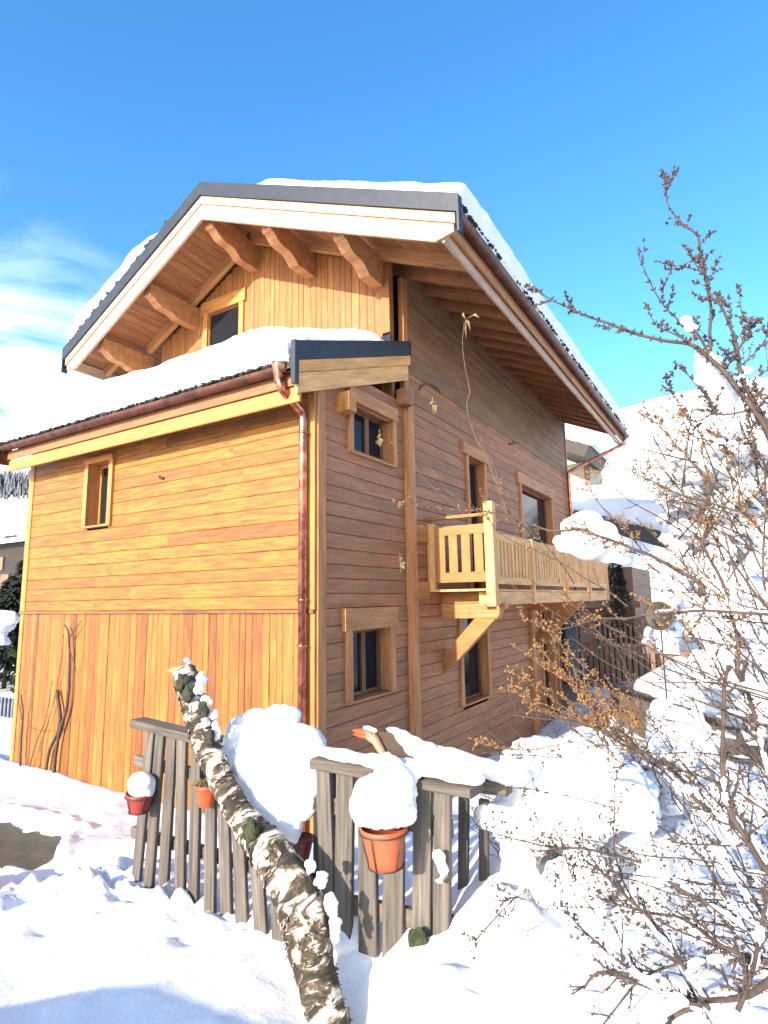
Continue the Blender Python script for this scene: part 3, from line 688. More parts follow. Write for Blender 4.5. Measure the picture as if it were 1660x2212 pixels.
# cross beams and braces under the balcony
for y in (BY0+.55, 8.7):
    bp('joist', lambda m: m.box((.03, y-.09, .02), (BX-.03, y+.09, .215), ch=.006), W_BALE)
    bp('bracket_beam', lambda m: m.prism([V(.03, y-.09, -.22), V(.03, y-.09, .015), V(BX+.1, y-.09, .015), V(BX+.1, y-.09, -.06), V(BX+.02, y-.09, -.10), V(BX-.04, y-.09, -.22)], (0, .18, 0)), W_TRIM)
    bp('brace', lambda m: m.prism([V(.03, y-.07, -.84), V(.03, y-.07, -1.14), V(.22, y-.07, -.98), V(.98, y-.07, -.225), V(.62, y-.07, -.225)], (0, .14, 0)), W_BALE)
bp('joist', lambda m: m.box((BX-.22, BY0+.18, .02), (BX-.06, BY1-.1, .20), ch=.006), W_BALC)

# ================================================================ SNOW ON THE ROOFS
def blanket(name, P00, U, Vv, nu, nv, T, seed, edge=(.3, .3, .3, .3), label=None, cat='snow', up=V(0, 0, 1), bump=.05, amp_edge=.06, thin=None, group=None):
    """snow layer over the parallelogram P00 + u*U + v*Vv, thickness T(u,v)"""
    mb = MB(); lu = U.length; lv = Vv.length; n = U.cross(Vv).normalized(); n = n if n.z > 0 else -n
    top = []; bot = []
    for j in range(nv+1):
        for i in range(nu+1):
            # cluster samples toward the edges
            u = .5-.5*math.cos(math.pi*i/nu); v = .5-.5*math.cos(math.pi*j/nv)
            e = 1
            wob = amp_edge*fbm((u*lu*1.3+seed, v*lv*1.3, seed), 4)
            for d, w in ((u*lu, edge[0]), ((1-u)*lu, edge[1]), (v*lv, edge[2]), ((1-v)*lv, edge[3])):
                t = min(1, max(0, d)/w); e *= (1-(1-t)**2.6)**.5
            q = P00+U*u+Vv*v
            h = T*e*(1+.07*fbm((u*lu*.5+seed, v*lv*.5, 0), 3)) + bump*e*fbm((u*lu*2.2, v*lv*2.2, seed), 4)
            if thin: h *= thin(u, v)
            # ragged perimeter
            du = U.normalized()*wob*(1 if u > .5 else -1)*(1 if min(u, 1-u)*lu < .25 else 0)
            dv = Vv.normalized()*wob*(1 if v > .5 else -1)*(1 if min(v, 1-v)*lv < .25 else 0)
            top.append(q+du+dv+n*(h if h > .03 else (h-.03)*6)); bot.append(q+du+dv+n*(min(h, 0)-.10))
    nx = nu+1
    F = [[j*nx+i, j*nx+i+1, (j+1)*nx+i+1, (j+1)*nx+i] for j in range(nv) for i in range(nu)]
    m = len(top)
    B = [[m+k for k in f[::-1]] for f in F]
    S = []
    per = [i for i in range(nx)]+[j*nx+nu for j in range(1, nv+1)]+[nv*nx+i for i in range(nu-1, -1, -1)]+[j*nx for j in range(nv-1, 0, -1)]
    for k in range(len(per)): a = per[k]; b = per[(k+1) % len(per)]; S.append([a, m+a, m+b, b])
    mb.add(top+bot, F+B+S, smooth=True)
    o = mb.build(name, SNOW)
    return tag(o, label, cat, group)
# main roof, right slope (u: ridge -> eave, v: front -> back)
P = slope_pt(XA-.05, YF+.08, -.04)
def thinr(u, v):
    d = math.hypot(u*5.3, v*12.7); return min(1, max(0, (d-.35)/1.1))
blanket('roof_snow', P, slope_pt(XR-.02, YF, 0)-slope_pt(XA-.05, YF, 0), V(0, YB-YF-.08, 0), 80, 140, .30, 3.1, edge=(.3, .12, .2, .3), bump=.02, label='thick snow layer on the right-hand slope of the upper roof, above the balcony', thin=thinr)
Pl = slope_pt(XL-.06, YF+.03, -.04)
def thinl(u, v):
    s = (1-u)*4.45
    return min(1, max(0, (s-.75)/1.3))
blanket('roof_snow', Pl, slope_pt(XA, YF, 0)-slope_pt(XL-.06, YF, 0), V(0, YB-YF, 0), 90, 120, .72, 8.4, edge=(.5, .3, .25, .3), bump=.02, label='deep rounded snow along the left rake of the upper roof', thin=thinl, amp_edge=.05)
# lean-to
blanket('roof_snow', V(XLL-.05, Y0-.06, zl(Y0-.06)-.04), V(XRK-.12-XLL+.05, 0, 0), V(0, YG-Y0+.06, SLN*(YG-Y0+.06)), 140, 60, .32, 5.7, edge=(.6, .4, .13, .5), bump=.03, label='smooth thick snow on the low lean-to roof above the orange wall', amp_edge=.05)

DEB = plain('eave_moss', (.030, .032, .026), .95, 0, 25, .5)
mb = MB(); x = XLL+.05
while x < XRK-.25:
    mb.ico((x, -.60+random.uniform(-.02, .02), 2.955+random.uniform(-.01, .015)), random.uniform(.012, .032), 1, (1.4, .8, .8), jit=.9); x += random.uniform(.015, .06)
tag(mb.build('eave_moss', DEB, house), kind='stuff')
mb = MB(); t = .9
while t < XA-XL-.02:
    x = XA-t; mb.ico((x, YF-.02+random.uniform(0, .05), zt(x)+random.uniform(-.01, .04)), random.uniform(.025, .065), 1, (1, .7, .9), jit=.9); t += random.uniform(.02, .07)
tag(mb.build('eave_moss', DEB, house), kind='stuff')
mb = MB(); y = YF+.2
while y < YB-.1:
    mb.ico((XR-.02, y, zr-.03+random.uniform(-.03, .02)), random.uniform(.012, .035), 1, (.8, 1.5, .8), jit=.9); y += random.uniform(.03, .12)
tag(mb.build('eave_moss', DEB, house), kind='stuff')
# ================================================================ FENCE
fence = empty('picket_fence', 'weathered grey picket fence with snow on its top rail in the foreground', 'fence', loc=(2.1, -3.08, -1.7))
bpy.context.view_layer.update()
def fpart(name, mb, mat=W_GREY, parent=None):
    o = mb.build(name, mat, parent or fence)
    if parent is None: o.matrix_parent_inverse = Matrix.Translation(-Vector(fence.location))
    return o
def FY(x): return -2.95-.085*(x-.75)
def ftop(x): return -.705+.0*(x)
# left run of pickets: (top px, bottom px)
LP = [((330, 1572), (288, 1888)), ((353, 1577), (318, 1900)), ((381, 1583), (352, 1918)), ((404, 1590), (392, 1945)), ((440, 1600), (424, 1960)), ((474, 1605), (464, 1975)), ((500, 1615), (505, 2000)), ((530, 1622), (543, 2025)), ((566, 1630), (588, 2045)), ((612, 1640), (628, 2040)), ((650, 1645), (666, 2035))]
for (a, b) in LP:
    p0 = at(*a, Y=-2.98); p1 = at(*b, Y=-3.02)
    p0.y = FY(p0.x)-.02; p1.y = FY(p1.x)-.03
    mb = MB(); mb.beam(p0, p1+ (p1-p0)*.12, (1, 0, 0), random.uniform(.076, .088), .03, .004); fpart('picket', mb)
# right run
RP = [((700, 1650), (712, 2030), .075), ((748, 1655), (742, 2030), .085), ((795, 1665), (797, 2060), .085), ((853, 1672), (850, 2090), .09), ((915, 1690), (912, 2110), .10), ((958, 1695), (955, 2090), .085), ((1003, 1722), (1001, 2000), .055), ((1046, 1728), (1047, 1990), .05)]
for i, (a, b, w) in enumerate(RP):
    p0 = at(*a, Y=-3.15); p1 = at(*b, Y=-3.17); f = .0 if i < 6 else .35
    p0 = at(*a, Y=FY(p0.x)+f-.02); p1 = at(*b, Y=FY(p0.x)+f-.02)
    mb = MB(); mb.beam(p0, p1, (1, 0, 0), w*(1.2 if i < 4 else .92), .032, .004); fpart('picket', mb)
def railp(a, b, y0, y1, w=.12, t=.052, name='top_rail'):
    p0 = at(*a, Y=y0); p1 = at(*b, Y=y1); mb = MB(); mb.beam(p0, p1, (0, 1, 0), w, t, .005); return fpart(name, mb)
railp((297, 1560), (460, 1600), -3.0, -3.03)
railp((460, 1600), (590, 1623), -3.03, -3.07)
railp((686, 1645), (880, 1678), -3.12, -3.16)
railp((884, 1683), (1030, 1708), -3.17, -3.2, .12, .04)
railp((1010, 1690), (1100, 1702), -2.95, -2.95, .09, .06)
for z0, z1 in ((-.98, -.95), (-1.45, -1.35)):
    mb = MB(); mb.beam((.72, FY(.72)+.02, z0), (2.5, FY(2.5)+.02, z1), (0, 0, 1), .07, .04, .004); fpart('cross_rail', mb)
    mb = MB(); mb.beam((2.4, FY(2.4)+.02, z0+.03), (3.25, FY(3.25)+.02, z1+.03), (0, 0, 1), .08, .04, .004); fpart('cross_rail', mb)
mb = MB(); mb.box((2.40, -3.07, -2.0), (2.50, -2.99, -.74), ch=.006); fpart('post', mb, W_DARK)
mb = MB(); mb.ico(at(905, 2035, Y=-3.24), .05, 2, (1, .4, 1.1), jit=.3); fpart('moss', mb, MOSS)

# rails' snow
def ridge_snow(name, a, b, ya, yb, r, label, up=.03, n=9, bulge=None, cat='snow', group='snow lying on the fence'):
    p0 = at(*a, Y=ya); p1 = at(*b, Y=yb); bl = []
    for k in range(n):
        t = k/(n-1); q = p0.lerp(p1, t)+V(0, 0, up); s = r*(1+.25*fbm((k*1.7, 3, r*30), 2))
        if bulge: s *= bulge(t)
        bl.append((q, s, (1.3, 1.1, .62)))
    return tag(snow_lump(name, bl, .014, .02, .008), label, cat, group)
ridge_snow('rail_snow', (705, 1640), (870, 1674), -3.12, -3.17, .05, 'thin strip of snow on the fence rail between the big snow cushion and the goose', .035, 12)
ridge_snow('rail_snow', (880, 1668), (1015, 1694), -3.17, -3.2, .055, 'snow strip on the fence rail right of the goose', .03, 10)
ridge_snow('rail_snow', (930, 1640), (1105, 1690), -2.96, -2.93, .07, 'snow ridge running behind the right end of the fence', .03, 10)
# the big cushion beside the birch log
def blobs_px(lst, Y): return [(at(x, y, Y=(yy if yy is not None else Y)), r, sq_) for (x, y, r, yy, sq_) in lst]
big = [(530, 1590, .13, -3.02, (1, 1, .9)), (600, 1580, .15, -3.0, (1, 1, .9)), (600, 1640, .19, -3.02, (1.1, .9, 1)), (540, 1660, .15, -3.05, (1, .8, 1)), (650, 1650, .13, -3.05, (1.1, .8, .9)),
       (520, 1720, .10, -3.1, (1, .7, 1)), (590, 1720, .16, -3.08, (1, .8, 1)), (640, 1720, .11, -3.05, (1, .8, 1)), (660, 1610, .12, -3.0, (1, 1, .9)), (655, 1690, .12, -3.05, (1, .8, 1)), (565, 1610, .16, -3.0, (1, 1, 1)), (610, 1690, .17, -3.06, (1, .8, 1)), (610, 1765, .11, -3.1, (1, .8, 1)), (655, 1730, .11, -3.05, (1, .8, 1)), (675, 1680, .09, -3.06, (1, .8, 1)), (620, 1780, .10, -3.12, (1, .7, 1)), (560, 1700, .12, -3.12, (1, .6, 1)), (530, 1670, .10, -3.14, (1, .6, 1)), (590, 1775, .10, -3.12, (1, .7, 1)), (580, 1800, .055, -3.15, (1, .7, 1)), (700, 1640, .05, -3.05, (1.6, .9, .6)), (500, 1640, .11, -3.08, (1, .8, 1.1)),
       (565, 1550, .09, -3.0, (1.4, 1, .5)), (625, 1545, .07, -3.0, (1, 1, .6))]
tag(snow_lump('snow_cushion', blobs_px(big, -3), .013, .07, .028), 'large rounded snow cushion heaped on the fence beside the birch log', 'snow')
tag(snow_lump('hanging_snow', blobs_px([(640, 1760, .06, -3.0, (1, 1, 1.1)), (645, 1740, .05, -3.0, (1, 1, 1))], -3), .012, .015, .006), 'small shaded snow lump hanging over the hidden pot under the big snow cushion', 'snow')

# ================================================================ POTS
def pot(loc, r, h, mat, label, tilt=0, rimw=.008, wires=True, group='flower pots hanging on the fence', thick=True):
    e = empty('flower_pot', label, 'flower pot', group, loc); e.rotation_euler = (0, tilt, 0)
    mb = MB(); mb.lathe((0, 0, 0), [(0, -h), (r*.66, -h), (r*.68, -h+.005), (r*.93, -.03), (r*.93, -.028), (r, -.026), (r*1.02, 0), (r*.96, .0), (r*.92, -.02), (0, -.02)], 32); mb.build('pot_body', mat, e)
    if wires:
        mb = MB()
        for k in range(2):
            z = (-.02, -h*.97)[k]; q = (r*1.05, r*.73)[k]
            mb.tube([V(math.cos(t*math.pi/12)*q, math.sin(t*math.pi/12)*q, z) for t in range(25)], .0028, 6, cap=False)
        for a in (-90, -20, -160, 60, 120):
            c, s = math.cos(R(a)), math.sin(R(a))
            mb.tube([V(c*r*1.05, s*r*1.05, -.02), V(c*r*.92, s*r*.92, -h*.5), V(c*r*.73, s*r*.73, -h*.97)], .0028, 6)
        mb.build('wire_hanger', WIRE, e)
    return e
p1 = at(303, 1712, Y=-3.10); pot(p1, .088, .12, TERRAD, 'dark red pot with domed snow hanging at the left end of the fence', .06)
tag(snow_lump('pot_snow', [(p1+V(0, 0, .05), .085, (1, 1, .95)), (p1+V(.01, 0, .01), .078, (1, 1, .5))], .008, .04, .022), 'round snow dome filling the dark red pot at the fence end', 'snow', 'snow on the flower pots')
p2 = at(447, 1694, Y=-3.12); pot(p2, .066, .12, ORANGE, 'small bright orange pot with dead moss beside the birch log', .0, wires=False)
mb = MB()
for k in range(220):
    a = random.uniform(0, 6.28); q = random.uniform(0, .07); b = p2+V(math.cos(a)*q-.01, math.sin(a)*q*.8, -.01)
    d = V(random.gauss(-.3, .6), random.gauss(-.1, .5), random.uniform(.0, .9)).normalized()*random.uniform(.02, .06)
    mb.tube([b, b+d*.6, b+d+V(0, 0, -.012)], [.0022, .0018, .0006], 4)
moss = tag(mb.build('dead_moss', LEAFD), 'withered yellow-brown moss in the small orange pot', 'plant')
mb = MB()
for k in range(16):
    a = -1.2+k*.25; d = V(math.cos(a)*.11*random.uniform(.6, 1), random.uniform(-.02, .03), math.sin(a)*.07+.03)
    b = p2+V(-.03, .03, .12); mb.tube([b, b+d*.5+V(0, 0, .012), b+d], [.006, .007, .002], 5)
tag(mb.build('withered_plant', plain('withered', (.06, .035, .045), .9)), 'dark withered leaves hanging on the fence above the small orange pot', 'plant')
p3 = at(830, 1785, Y=-3.38); pot(p3, .103, .165, TERRA, 'large terracotta pot in a wire ring under heavy snow on the right of the fence', -.04)
s3 = [(830, 1730, .125, -3.36, (1, 1, .95)), (800, 1745, .09, -3.38, (1, 1, .9)), (855, 1700, .095, -3.32, (1, 1, 1)), (840, 1665, .07, -3.28, (1, 1, 1)), (790, 1770, .045, -3.42, (1, 1, 1)), (870, 1750, .06, -3.36, (1, 1, 1)), (835, 1640, .035, -3.24, (1.3, 1, .9)), (890, 1665, .045, -3.22, (1.5, 1, .7))]
tag(snow_lump('pot_snow', blobs_px(s3, -3.3), .010, .06, .028), 'tall heap of snow piled on the large terracotta pot', 'snow', 'snow on the flower pots')
p4 = at(650, 1808, Y=-3.03); pot(p4, .07, .11, TERRAD, 'half-hidden red pot in shade under the big snow cushion', .0, wires=False)

# ================================================================ BIRCH LOG
log = empty('birch_log', 'snow-dusted birch log with peeling white and black bark leaning on the fence', 'log', loc=(2.74, -3.42, -1.72))
bpy.context.view_layer.update()
axis_px = [(398, 1448, -3.24, .068), (412, 1500, -3.26, .072), (430, 1560, -3.27, .070), (452, 1625, -3.28, .070), (480, 1690, -3.29, .066), (515, 1755, -3.31, .068), (548, 1800, -3.33, .078), (600, 1860, -3.38, .102), (640, 1930, -3.40, .108), (662, 2000, -3.42, .108), (672, 2070, -3.44, .095), (690, 2140, -3.46, .085), (715, 2212, -3.48, .08), (730, 2270, -3.5, .08)]
pts = []; rads = []
for i in range(len(axis_px)-1):
    a, b = axis_px[i], axis_px[i+1]
    for k in range(7):
        t = k/7; pts.append(at(a[0]*(1-t)+b[0]*t, a[1]*(1-t)+b[1]*t, Y=a[2]*(1-t)+b[2]*t)); rads.append((a[3]*(1-t)+b[3]*t)*(1+.05*fbm((i*7+k, 0, 2), 2)))
mb = MB(); mb.tube(pts, rads, 40, rough=.10)
# curling bark flakes, part of the bark
for k in range(230):
    i = random.randrange(2, len(pts)-2); p = pts[i]; d = (pts[i+1]-pts[i-1]).normalized()
    a = random.uniform(0, 6.28); up = V(0, -1, .2); up = (up-d*up.dot(d)).normalized(); sd = d.cross(up)
    n = up*math.cos(a)+sd*math.sin(a); t = d.cross(n); q = p+n*rads[i]*1.0
    w = random.uniform(.012, .03); h = random.uniform(.006, .02)
    mb.add([q-t*w, q+t*w, q+t*w*.8+d*h+n*random.uniform(.004, .016), q-t*w*.8+d*h+n*random.uniform(.004, .014), q-t*w+n*-.002, q+t*w+n*-.002], [[0, 1, 2, 3], [3, 2, 5, 4]], [(g.x*9, g.y*9, g.z*9) for g in (q, q+t*w, q+t*w+d*h, q+d*h, q, q)])
o = mb.build('trunk', BIRCH, log, recalc=False); INV = Matrix.Translation(-Vector(log.location)); o.matrix_parent_inverse = INV
mb = MB(); mb.ico(at(545, 1800, Y=-3.41), .045, 2, (1.1, .6, 1.5), jit=.6); mb.ico(at(533, 1822, Y=-3.39), .03, 2, (1, .6, 1.4), jit=.6); o = mb.build('moss', MOSS, log); o.matrix_parent_inverse = INV
mb = MB()   # broken, tan inner wood and knots at the top
mb.ico(pts[0]+V(-.01, -.01, .0), .055, 2, (1.2, 1, .5), jit=.7); o = mb.build('broken_end', W_BEAM, log); o.matrix_parent_inverse = INV
mb = MB()
for (x, y, r) in ((393, 1475, .045), (408, 1495, .045), (440, 1533, .034), (452, 1592, .036), (412, 1570, .028), (425, 1600, .022)):
    mb.ico(at(x, y, Y=-3.33), r, 2, (1, .55, 1.1), jit=.6)
o = mb.build('dark_knot', plain('dark_bark', (.035, .035, .02), .95, 0, 30, .5, bump=.8), log); o.matrix_parent_inverse = INV
for bl, lb in (([(400, 1428, .018, -3.24, (1, 1, 1)), (432, 1468, .032, -3.3, (1.2, 1, .8)), (425, 1488, .03, -3.32, (1, .8, 1))], 'snow pad on the broken top end of the birch log'),
               ([(440, 1520, .028, -3.32, (1.1, .8, 1.2)), (458, 1545, .026, -3.3, (1.2, .8, .8)), (440, 1565, .026, -3.32, (1, .7, 1)), (462, 1580, .03, -3.3, (1, .8, 1.2))], 'snow patches on the upper third of the birch log'),
               ([(690, 1905, .028, -3.42, (1.2, .8, .8)), (712, 1960, .03, -3.42, (1, .8, 1.2)), (668, 1880, .022, -3.44, (1.3, .8, .8)), (722, 2010, .03, -3.42, (1, .8, 1.3))], 'snow patches on the thick middle of the birch log')):
    tag(snow_lump('log_snow', [(c+V(-.008, .022, 0), r*.95, (sq_[0]*.9, 1, sq_[2]*1.5)) for c, r, sq_ in blobs_px(bl, -3.3)], .005, .045, .012, tx=TX3), lb, 'snow', 'snow on the birch log')

# ================================================================ GOOSE ORNAMENT on the fence
g = empty('goose_ornament', 'painted wooden goose head with orange bill poking out of the snow on the fence', 'ornament', loc=at(830, 1640, Y=-3.05))
bpy.context.view_layer.update(); GI = Matrix.Translation(-Vector(g.location))
def GP(x, y, Y=-3.08): return at(x, y, Y=Y)
mb = MB(); mb.tube([GP(838, 1650), GP(826, 1625), GP(812, 1600), GP(800, 1588), GP(792, 1584)], [.020, .020, .024, .030, .012], 14); o = mb.build('neck', wood('goose_neck', [(.30, .15, .05)]), g); o.matrix_parent_inverse = GI
mb = MB(); mb.tube([GP(808, 1586), GP(790, 1583), GP(775, 1580), GP(762, 1578)], [.022, .019, .015, .004], 14); mb.tube([GP(805, 1592), GP(780, 1590), GP(764, 1586)], [.016, .011, .003], 12); o = mb.build('bill', ORANGE, g); o.matrix_parent_inverse = GI
mb = MB(); pr = [(812, 1588), (822, 1580), (840, 1582), (858, 1592), (866, 1610), (885, 1634), (905, 1652), (880, 1652), (850, 1640), (832, 1622)]
mb.prism([GP(x, y, -3.06) for x, y in pr], (0, .06, 0)); o = mb.build('wing', BROWN, g); o.matrix_parent_inverse = GI
tag(snow_lump('goose_snow', blobs_px([(795, 1573, .022, -3.08, (1.4, 1, .6)), (808, 1578, .018, -3.08, (1.3, 1, .7))], -3.08), .007, .006, .003), 'small snow cap on the head of the goose ornament', 'snow', 'snow on the goose')
tag(snow_lump('goose_snow', blobs_px([(850, 1577, .03, -3.05, (1.4, 1, .6)), (872, 1592, .04, -3.04, (1.1, 1, 1)), (895, 1612, .055, -3.02, (1, 1, 1)), (925, 1625, .055, -3.0, (1, 1, 1)), (940, 1645, .06, -3.0, (1.2, 1, .9)), (905, 1650, .05, -3.0, (1.2, 1, .9))], -3.04), .011, .022, .008), 'lumpy snow lying along the back of the goose ornament', 'snow', 'snow on the goose')

# ================================================================ SNOW-LADEN BUSHES ON THE RIGHT
def snow_pile(name, lst, label, voxel=.022, amp=.14, fine=.04, cat='bush snow', group='snow-laden bushes'):
    return tag(snow_lump(name, blobs_px(lst, -2.5), voxel, amp, fine), label, cat, group)
I = (1, 1, 1)
def rnd_blobs(poly, n, r0, r1, y0, y1):
    out = []; xs_ = [p[0] for p in poly]; ys_ = [p[1] for p in poly]
    pv = [V(p[0], p[1], 0) for p in poly]
    while len(out) < n:
        x = random.uniform(min(xs_), max(xs_)); y = random.uniform(min(ys_), max(ys_))
        if inpoly(x, y, pv) < 0: out.append((x, y, random.uniform(r0, r1), random.uniform(y0, y1), (1.15, 1, .85)))
    return out
A = rnd_blobs([(1120, 1690), (1170, 1630), (1240, 1640), (1330, 1625), (1370, 1680), (1350, 1790), (1250, 1800), (1130, 1770)], 34, .10, .19, -2.7, -2.3)
A += rnd_blobs([(1060, 1760), (1140, 1790), (1130, 1930), (1065, 1900)], 14, .05, .10, -2.85, -2.6)
snow_pile('bush_snow', A, 'broad flat-topped snow heap on the bush just right of the fence')
A = rnd_blobs([(1400, 1730), (1500, 1690), (1640, 1700), (1700, 1790), (1640, 1880), (1420, 1850)], 40, .08, .17, -1.9, -1.3)
snow_pile('bush_snow', A, 'second large snow heap behind the twigs near the right edge', .03)
A = [(1435, 1560, .10, -1.4, (1, 1, 1.5)), (1445, 1600, .14, -1.4, I), (1480, 1575, .07, -1.4, (.7, 1, 1.9)), (1508, 1570, .07, -1.4, (.8, 1, 1.7)), (1530, 1595, .08, -1.4, I), (1490, 1625, .16, -1.4, I), (1545, 1590, .05, -1.4, I)]
snow_pile('bush_snow', A, 'lobed snow heads standing up in front of the grey wall', .02, .05)
A = rnd_blobs([(1190, 1900), (1270, 1850), (1330, 1830), (1290, 1950), (1210, 1960)], 12, .05, .10, -2.9, -2.7)
snow_pile('bush_snow', A, 'small knobbly snow lumps low in the bush right of the fence', .018, .04)
A = rnd_blobs([(1340, 1800), (1480, 1850), (1660, 1900), (1660, 2020), (1480, 2010), (1350, 1930)], 26, .09, .18, -2.5, -2.1)
snow_pile('bush_snow', A, 'low snow hummock under the tangled stems at the lower right', .025)
A = rnd_blobs([(1560, 1280), (1700, 1230), (1720, 1560), (1600, 1540), (1540, 1480)], 22, .14, .28, -.2, .6)
snow_pile('bush_snow', A, 'tall column of snow on the shrubs at the right edge, beside the hillside', .035)
snow_pile('bush_snow', [(1305, 1590, .07, -2.2, I), (1318, 1560, .035, -2.2, (1, 1, 1.5)), (1290, 1575, .05, -2.2, I), (1315, 1620, .05, -2.2, I)], 'little snow knot caught in the brown twigs below the balcony', .014, .025, .01)
snow_pile('bush_snow', [(948, 1850, .034, -3.26, (1.1, .6, 1)), (958, 1878, .032, -3.26, (.9, .6, 1)), (950, 1905, .02, -3.26, (1.4, .6, .8))], 'ragged snow scrap stuck to the widest fence picket', .01, .03, .012, cat='snow', group='snow lying on the fence')
snow_pile('snow_boulder', [(765, 1990, .09, -3.05, I), (785, 2020, .09, -3.05, I), (745, 2030, .08, -3.1, I)], 'shaded block of snow at the foot of the fence right of the log', .015, .03, .01, cat='snow', group=None)

# ================================================================ SHRUBS AND BRANCHES
def smooth_path(P, sub=5):
    out = []
    n = len(P)
    for i in range(n-1):
        p0, p1, p2, p3 = P[max(i-1, 0)], P[i], P[i+1], P[min(i+2, n-1)]
        for k in range(sub):
            t = k/sub; out.append(.5*((2*p1)+(p2-p0)*t+(2*p0-5*p1+4*p2-p3)*t*t+(3*p1-p0-3*p2+p3)*t**3))
    out.append(P[-1]); return out
BUDS = MB()
def bud(mb, p, d, r):
    q = p+d*r*1.2; mb.tube([p, p+d*r*.8, p+d*r*2.0, p+d*r*3.1], [r*.4, r*.85, r*.7, r*.12], 5)
def budline(mb, path, r, dens, size):
    for i in range(1, len(path)):
        a, b = path[i-1], path[i]; L_ = (b-a).length; n = L_*dens
        k = int(n)+(random.random() < n-int(n))
        for _ in range(k):
            t = random.random(); p = a.lerp(b, t)
            for __ in range(random.choice((1, 2, 2, 3))):
                d = (V(random.gauss(0, 1), random.gauss(0, 1), random.gauss(.3, 1))+(b-a).normalized()*.8).normalized()
                bud(mb, p, d, size*random.uniform(.7, 1.3))
def twigs(mb, bd, path, n, ln, r, lev=1, budsz=.0035, dens=30, droop=0, jitter=.5, side=None):
    for _ in range(n):
        i = random.randrange(1, len(path)-1); p = path[i]; d = (path[i+1]-path[i-1]).normalized()
        q = V(random.gauss(0, 1), random.gauss(0, 1), random.gauss(.25, 1)).normalized()
        dr = (d*.9+q*.75).normalized(); l = ln*random.uniform(.4, 1.2)
        pts_ = [p]; cur = p
        for k in range(5):
            dr = (dr+V(random.gauss(0, .12), random.gauss(0, .12), random.gauss(.05-droop, .12))*jitter).normalized()
            cur = cur+dr*l/5; pts_.append(cur)
        mb.tube(pts_, [r*(1-.14*k) for k in range(6)], 5); budline(bd, pts_, r, dens, budsz)
        if lev > 1: twigs(mb, bd, pts_, random.choice((1, 2, 2)), ln*.5, r*.7, lev-1, budsz, dens, droop, jitter)
def shrub(name, label, cat, lines, group=None, bark=BARK, budmat=None, buds=34, budsz=.0036, tw=1.0, loc=None):
    """lines: (pixel polyline from root to tip, depth at root, depth at tip, radius root, radius tip, twig count, twig length)"""
    root = empty(name, label, cat, group, loc or (0, 0, 0)); bpy.context.view_layer.update()
    inv = Matrix.Translation(-Vector(root.location))
    st = MB(); bd = MB()
    for (px, d0, d1, r0, r1, nt_, tl) in lines:
        m = len(px); P_ = [at(x, y, D=d0+(d1-d0)*i/(m-1)) for i, (x, y) in enumerate(px)]
        for p in P_[1:]: p += V(random.gauss(0, .006), random.gauss(0, .02), random.gauss(0, .004))
        path = smooth_path(P_); k = len(path)
        path = [p+V(*(noise.noise_vector(p*9+V(5, 1, 2))))*.007 for p in path]
        st.tube(path, [.82*(r0+(r1-r0)*i/(k-1)) for i in range(k)], 8)
        budline(bd, path[k//4:], r1, buds*.6, budsz)
        twigs(st, bd, path, int(nt_*tw), tl, r1*.8, 2, budsz, buds)
    a = st.build('stem', bark, root, recalc=False); b = bd.build('bud', budmat or bark, root, recalc=False)
    a.matrix_parent_inverse = inv; b.matrix_parent_inverse = inv; tag(b, kind='stuff')
    return root
c7 = lambda L_: [(1106.5+.3333*x, 345.8+.3333*y) for x, y in L_]
c1 = lambda L_: [(1175.8+.2917*x, 899+.2917*y) for x, y in L_]
c6 = lambda L_: [(968+.4167*x, 1452+.4167*y) for x, y in L_]
T1 = [
 (c7([(1900, 2300), (1660, 1730), (1500, 1500), (1280, 1280), (1140, 1180), (870, 1150), (560, 1040), (330, 960), (150, 830)]), 1.9, 2.3, .014, .0022, 10, .10),
 (c7([(1280, 1260), (1190, 1120), (1080, 1000), (940, 840), (810, 610)]), 2.1, 2.2, .006, .0018, 5, .08),
 (c7([(1285, 1240), (1300, 1000), (1280, 850), (1230, 650), (1195, 520), (1110, 420), (1040, 280), (1018, 140), (1045, 90)]), 2.1, 2.25, .007, .0018, 9, .08),
 (c7([(1720, 1850), (1600, 1560), (1540, 1400), (1470, 1250), (1430, 1100), (1350, 980), (1290, 880), (1250, 740), (1110, 680)]), 1.95, 2.1, .010, .0024, 12, .12),
 (c7([(1470, 1220), (1500, 1100), (1490, 960), (1478, 795)]), 2.0, 2.05, .004, .0015, 4, .06),
 (c7([(1480, 1210), (1540, 1120), (1605, 1020)]), 2.0, 2.0, .004, .0015, 3, .06),
 (c7([(1500, 1320), (1580, 1220), (1660, 1130)]), 2.0, 2.0, .004, .0015, 3, .06),
 (c7([(1560, 1500), (1620, 1420), (1680, 1360)]), 2.0, 2.0, .004, .0015, 3, .06),
 (c7([(1290, 1290), (1370, 1330), (1460, 1260)]), 2.1, 2.1, .004, .0015, 2, .06),
 (c7([(1560, 1620), (1340, 1640), (1270, 1560), (1220, 1480), (1100, 1360), (1040, 1290)]), 2.0, 2.2, .005, .0018, 6, .08),
 (c7([(1150, 1180), (1050, 1130), (960, 1070), (880, 980)]), 2.1, 2.2, .004, .0016, 3, .05),
 (c7([(1300, 1640), (1180, 1680), (1090, 1580), (1035, 1510)]), 2.2, 2.3, .004, .0016, 5, .08),
 (c7([(1600, 2100), (1560, 1900), (1520, 1680), (1500, 1550)]), 2.0, 2.0, .004, .002, 4, .08),
]
shrub('bare_tree', 'bare budding branches reaching up against the blue sky at the right', 'tree', T1, None, BARK, None, 75, .0045, 1.3, at(1700, 1300, D=2.0))
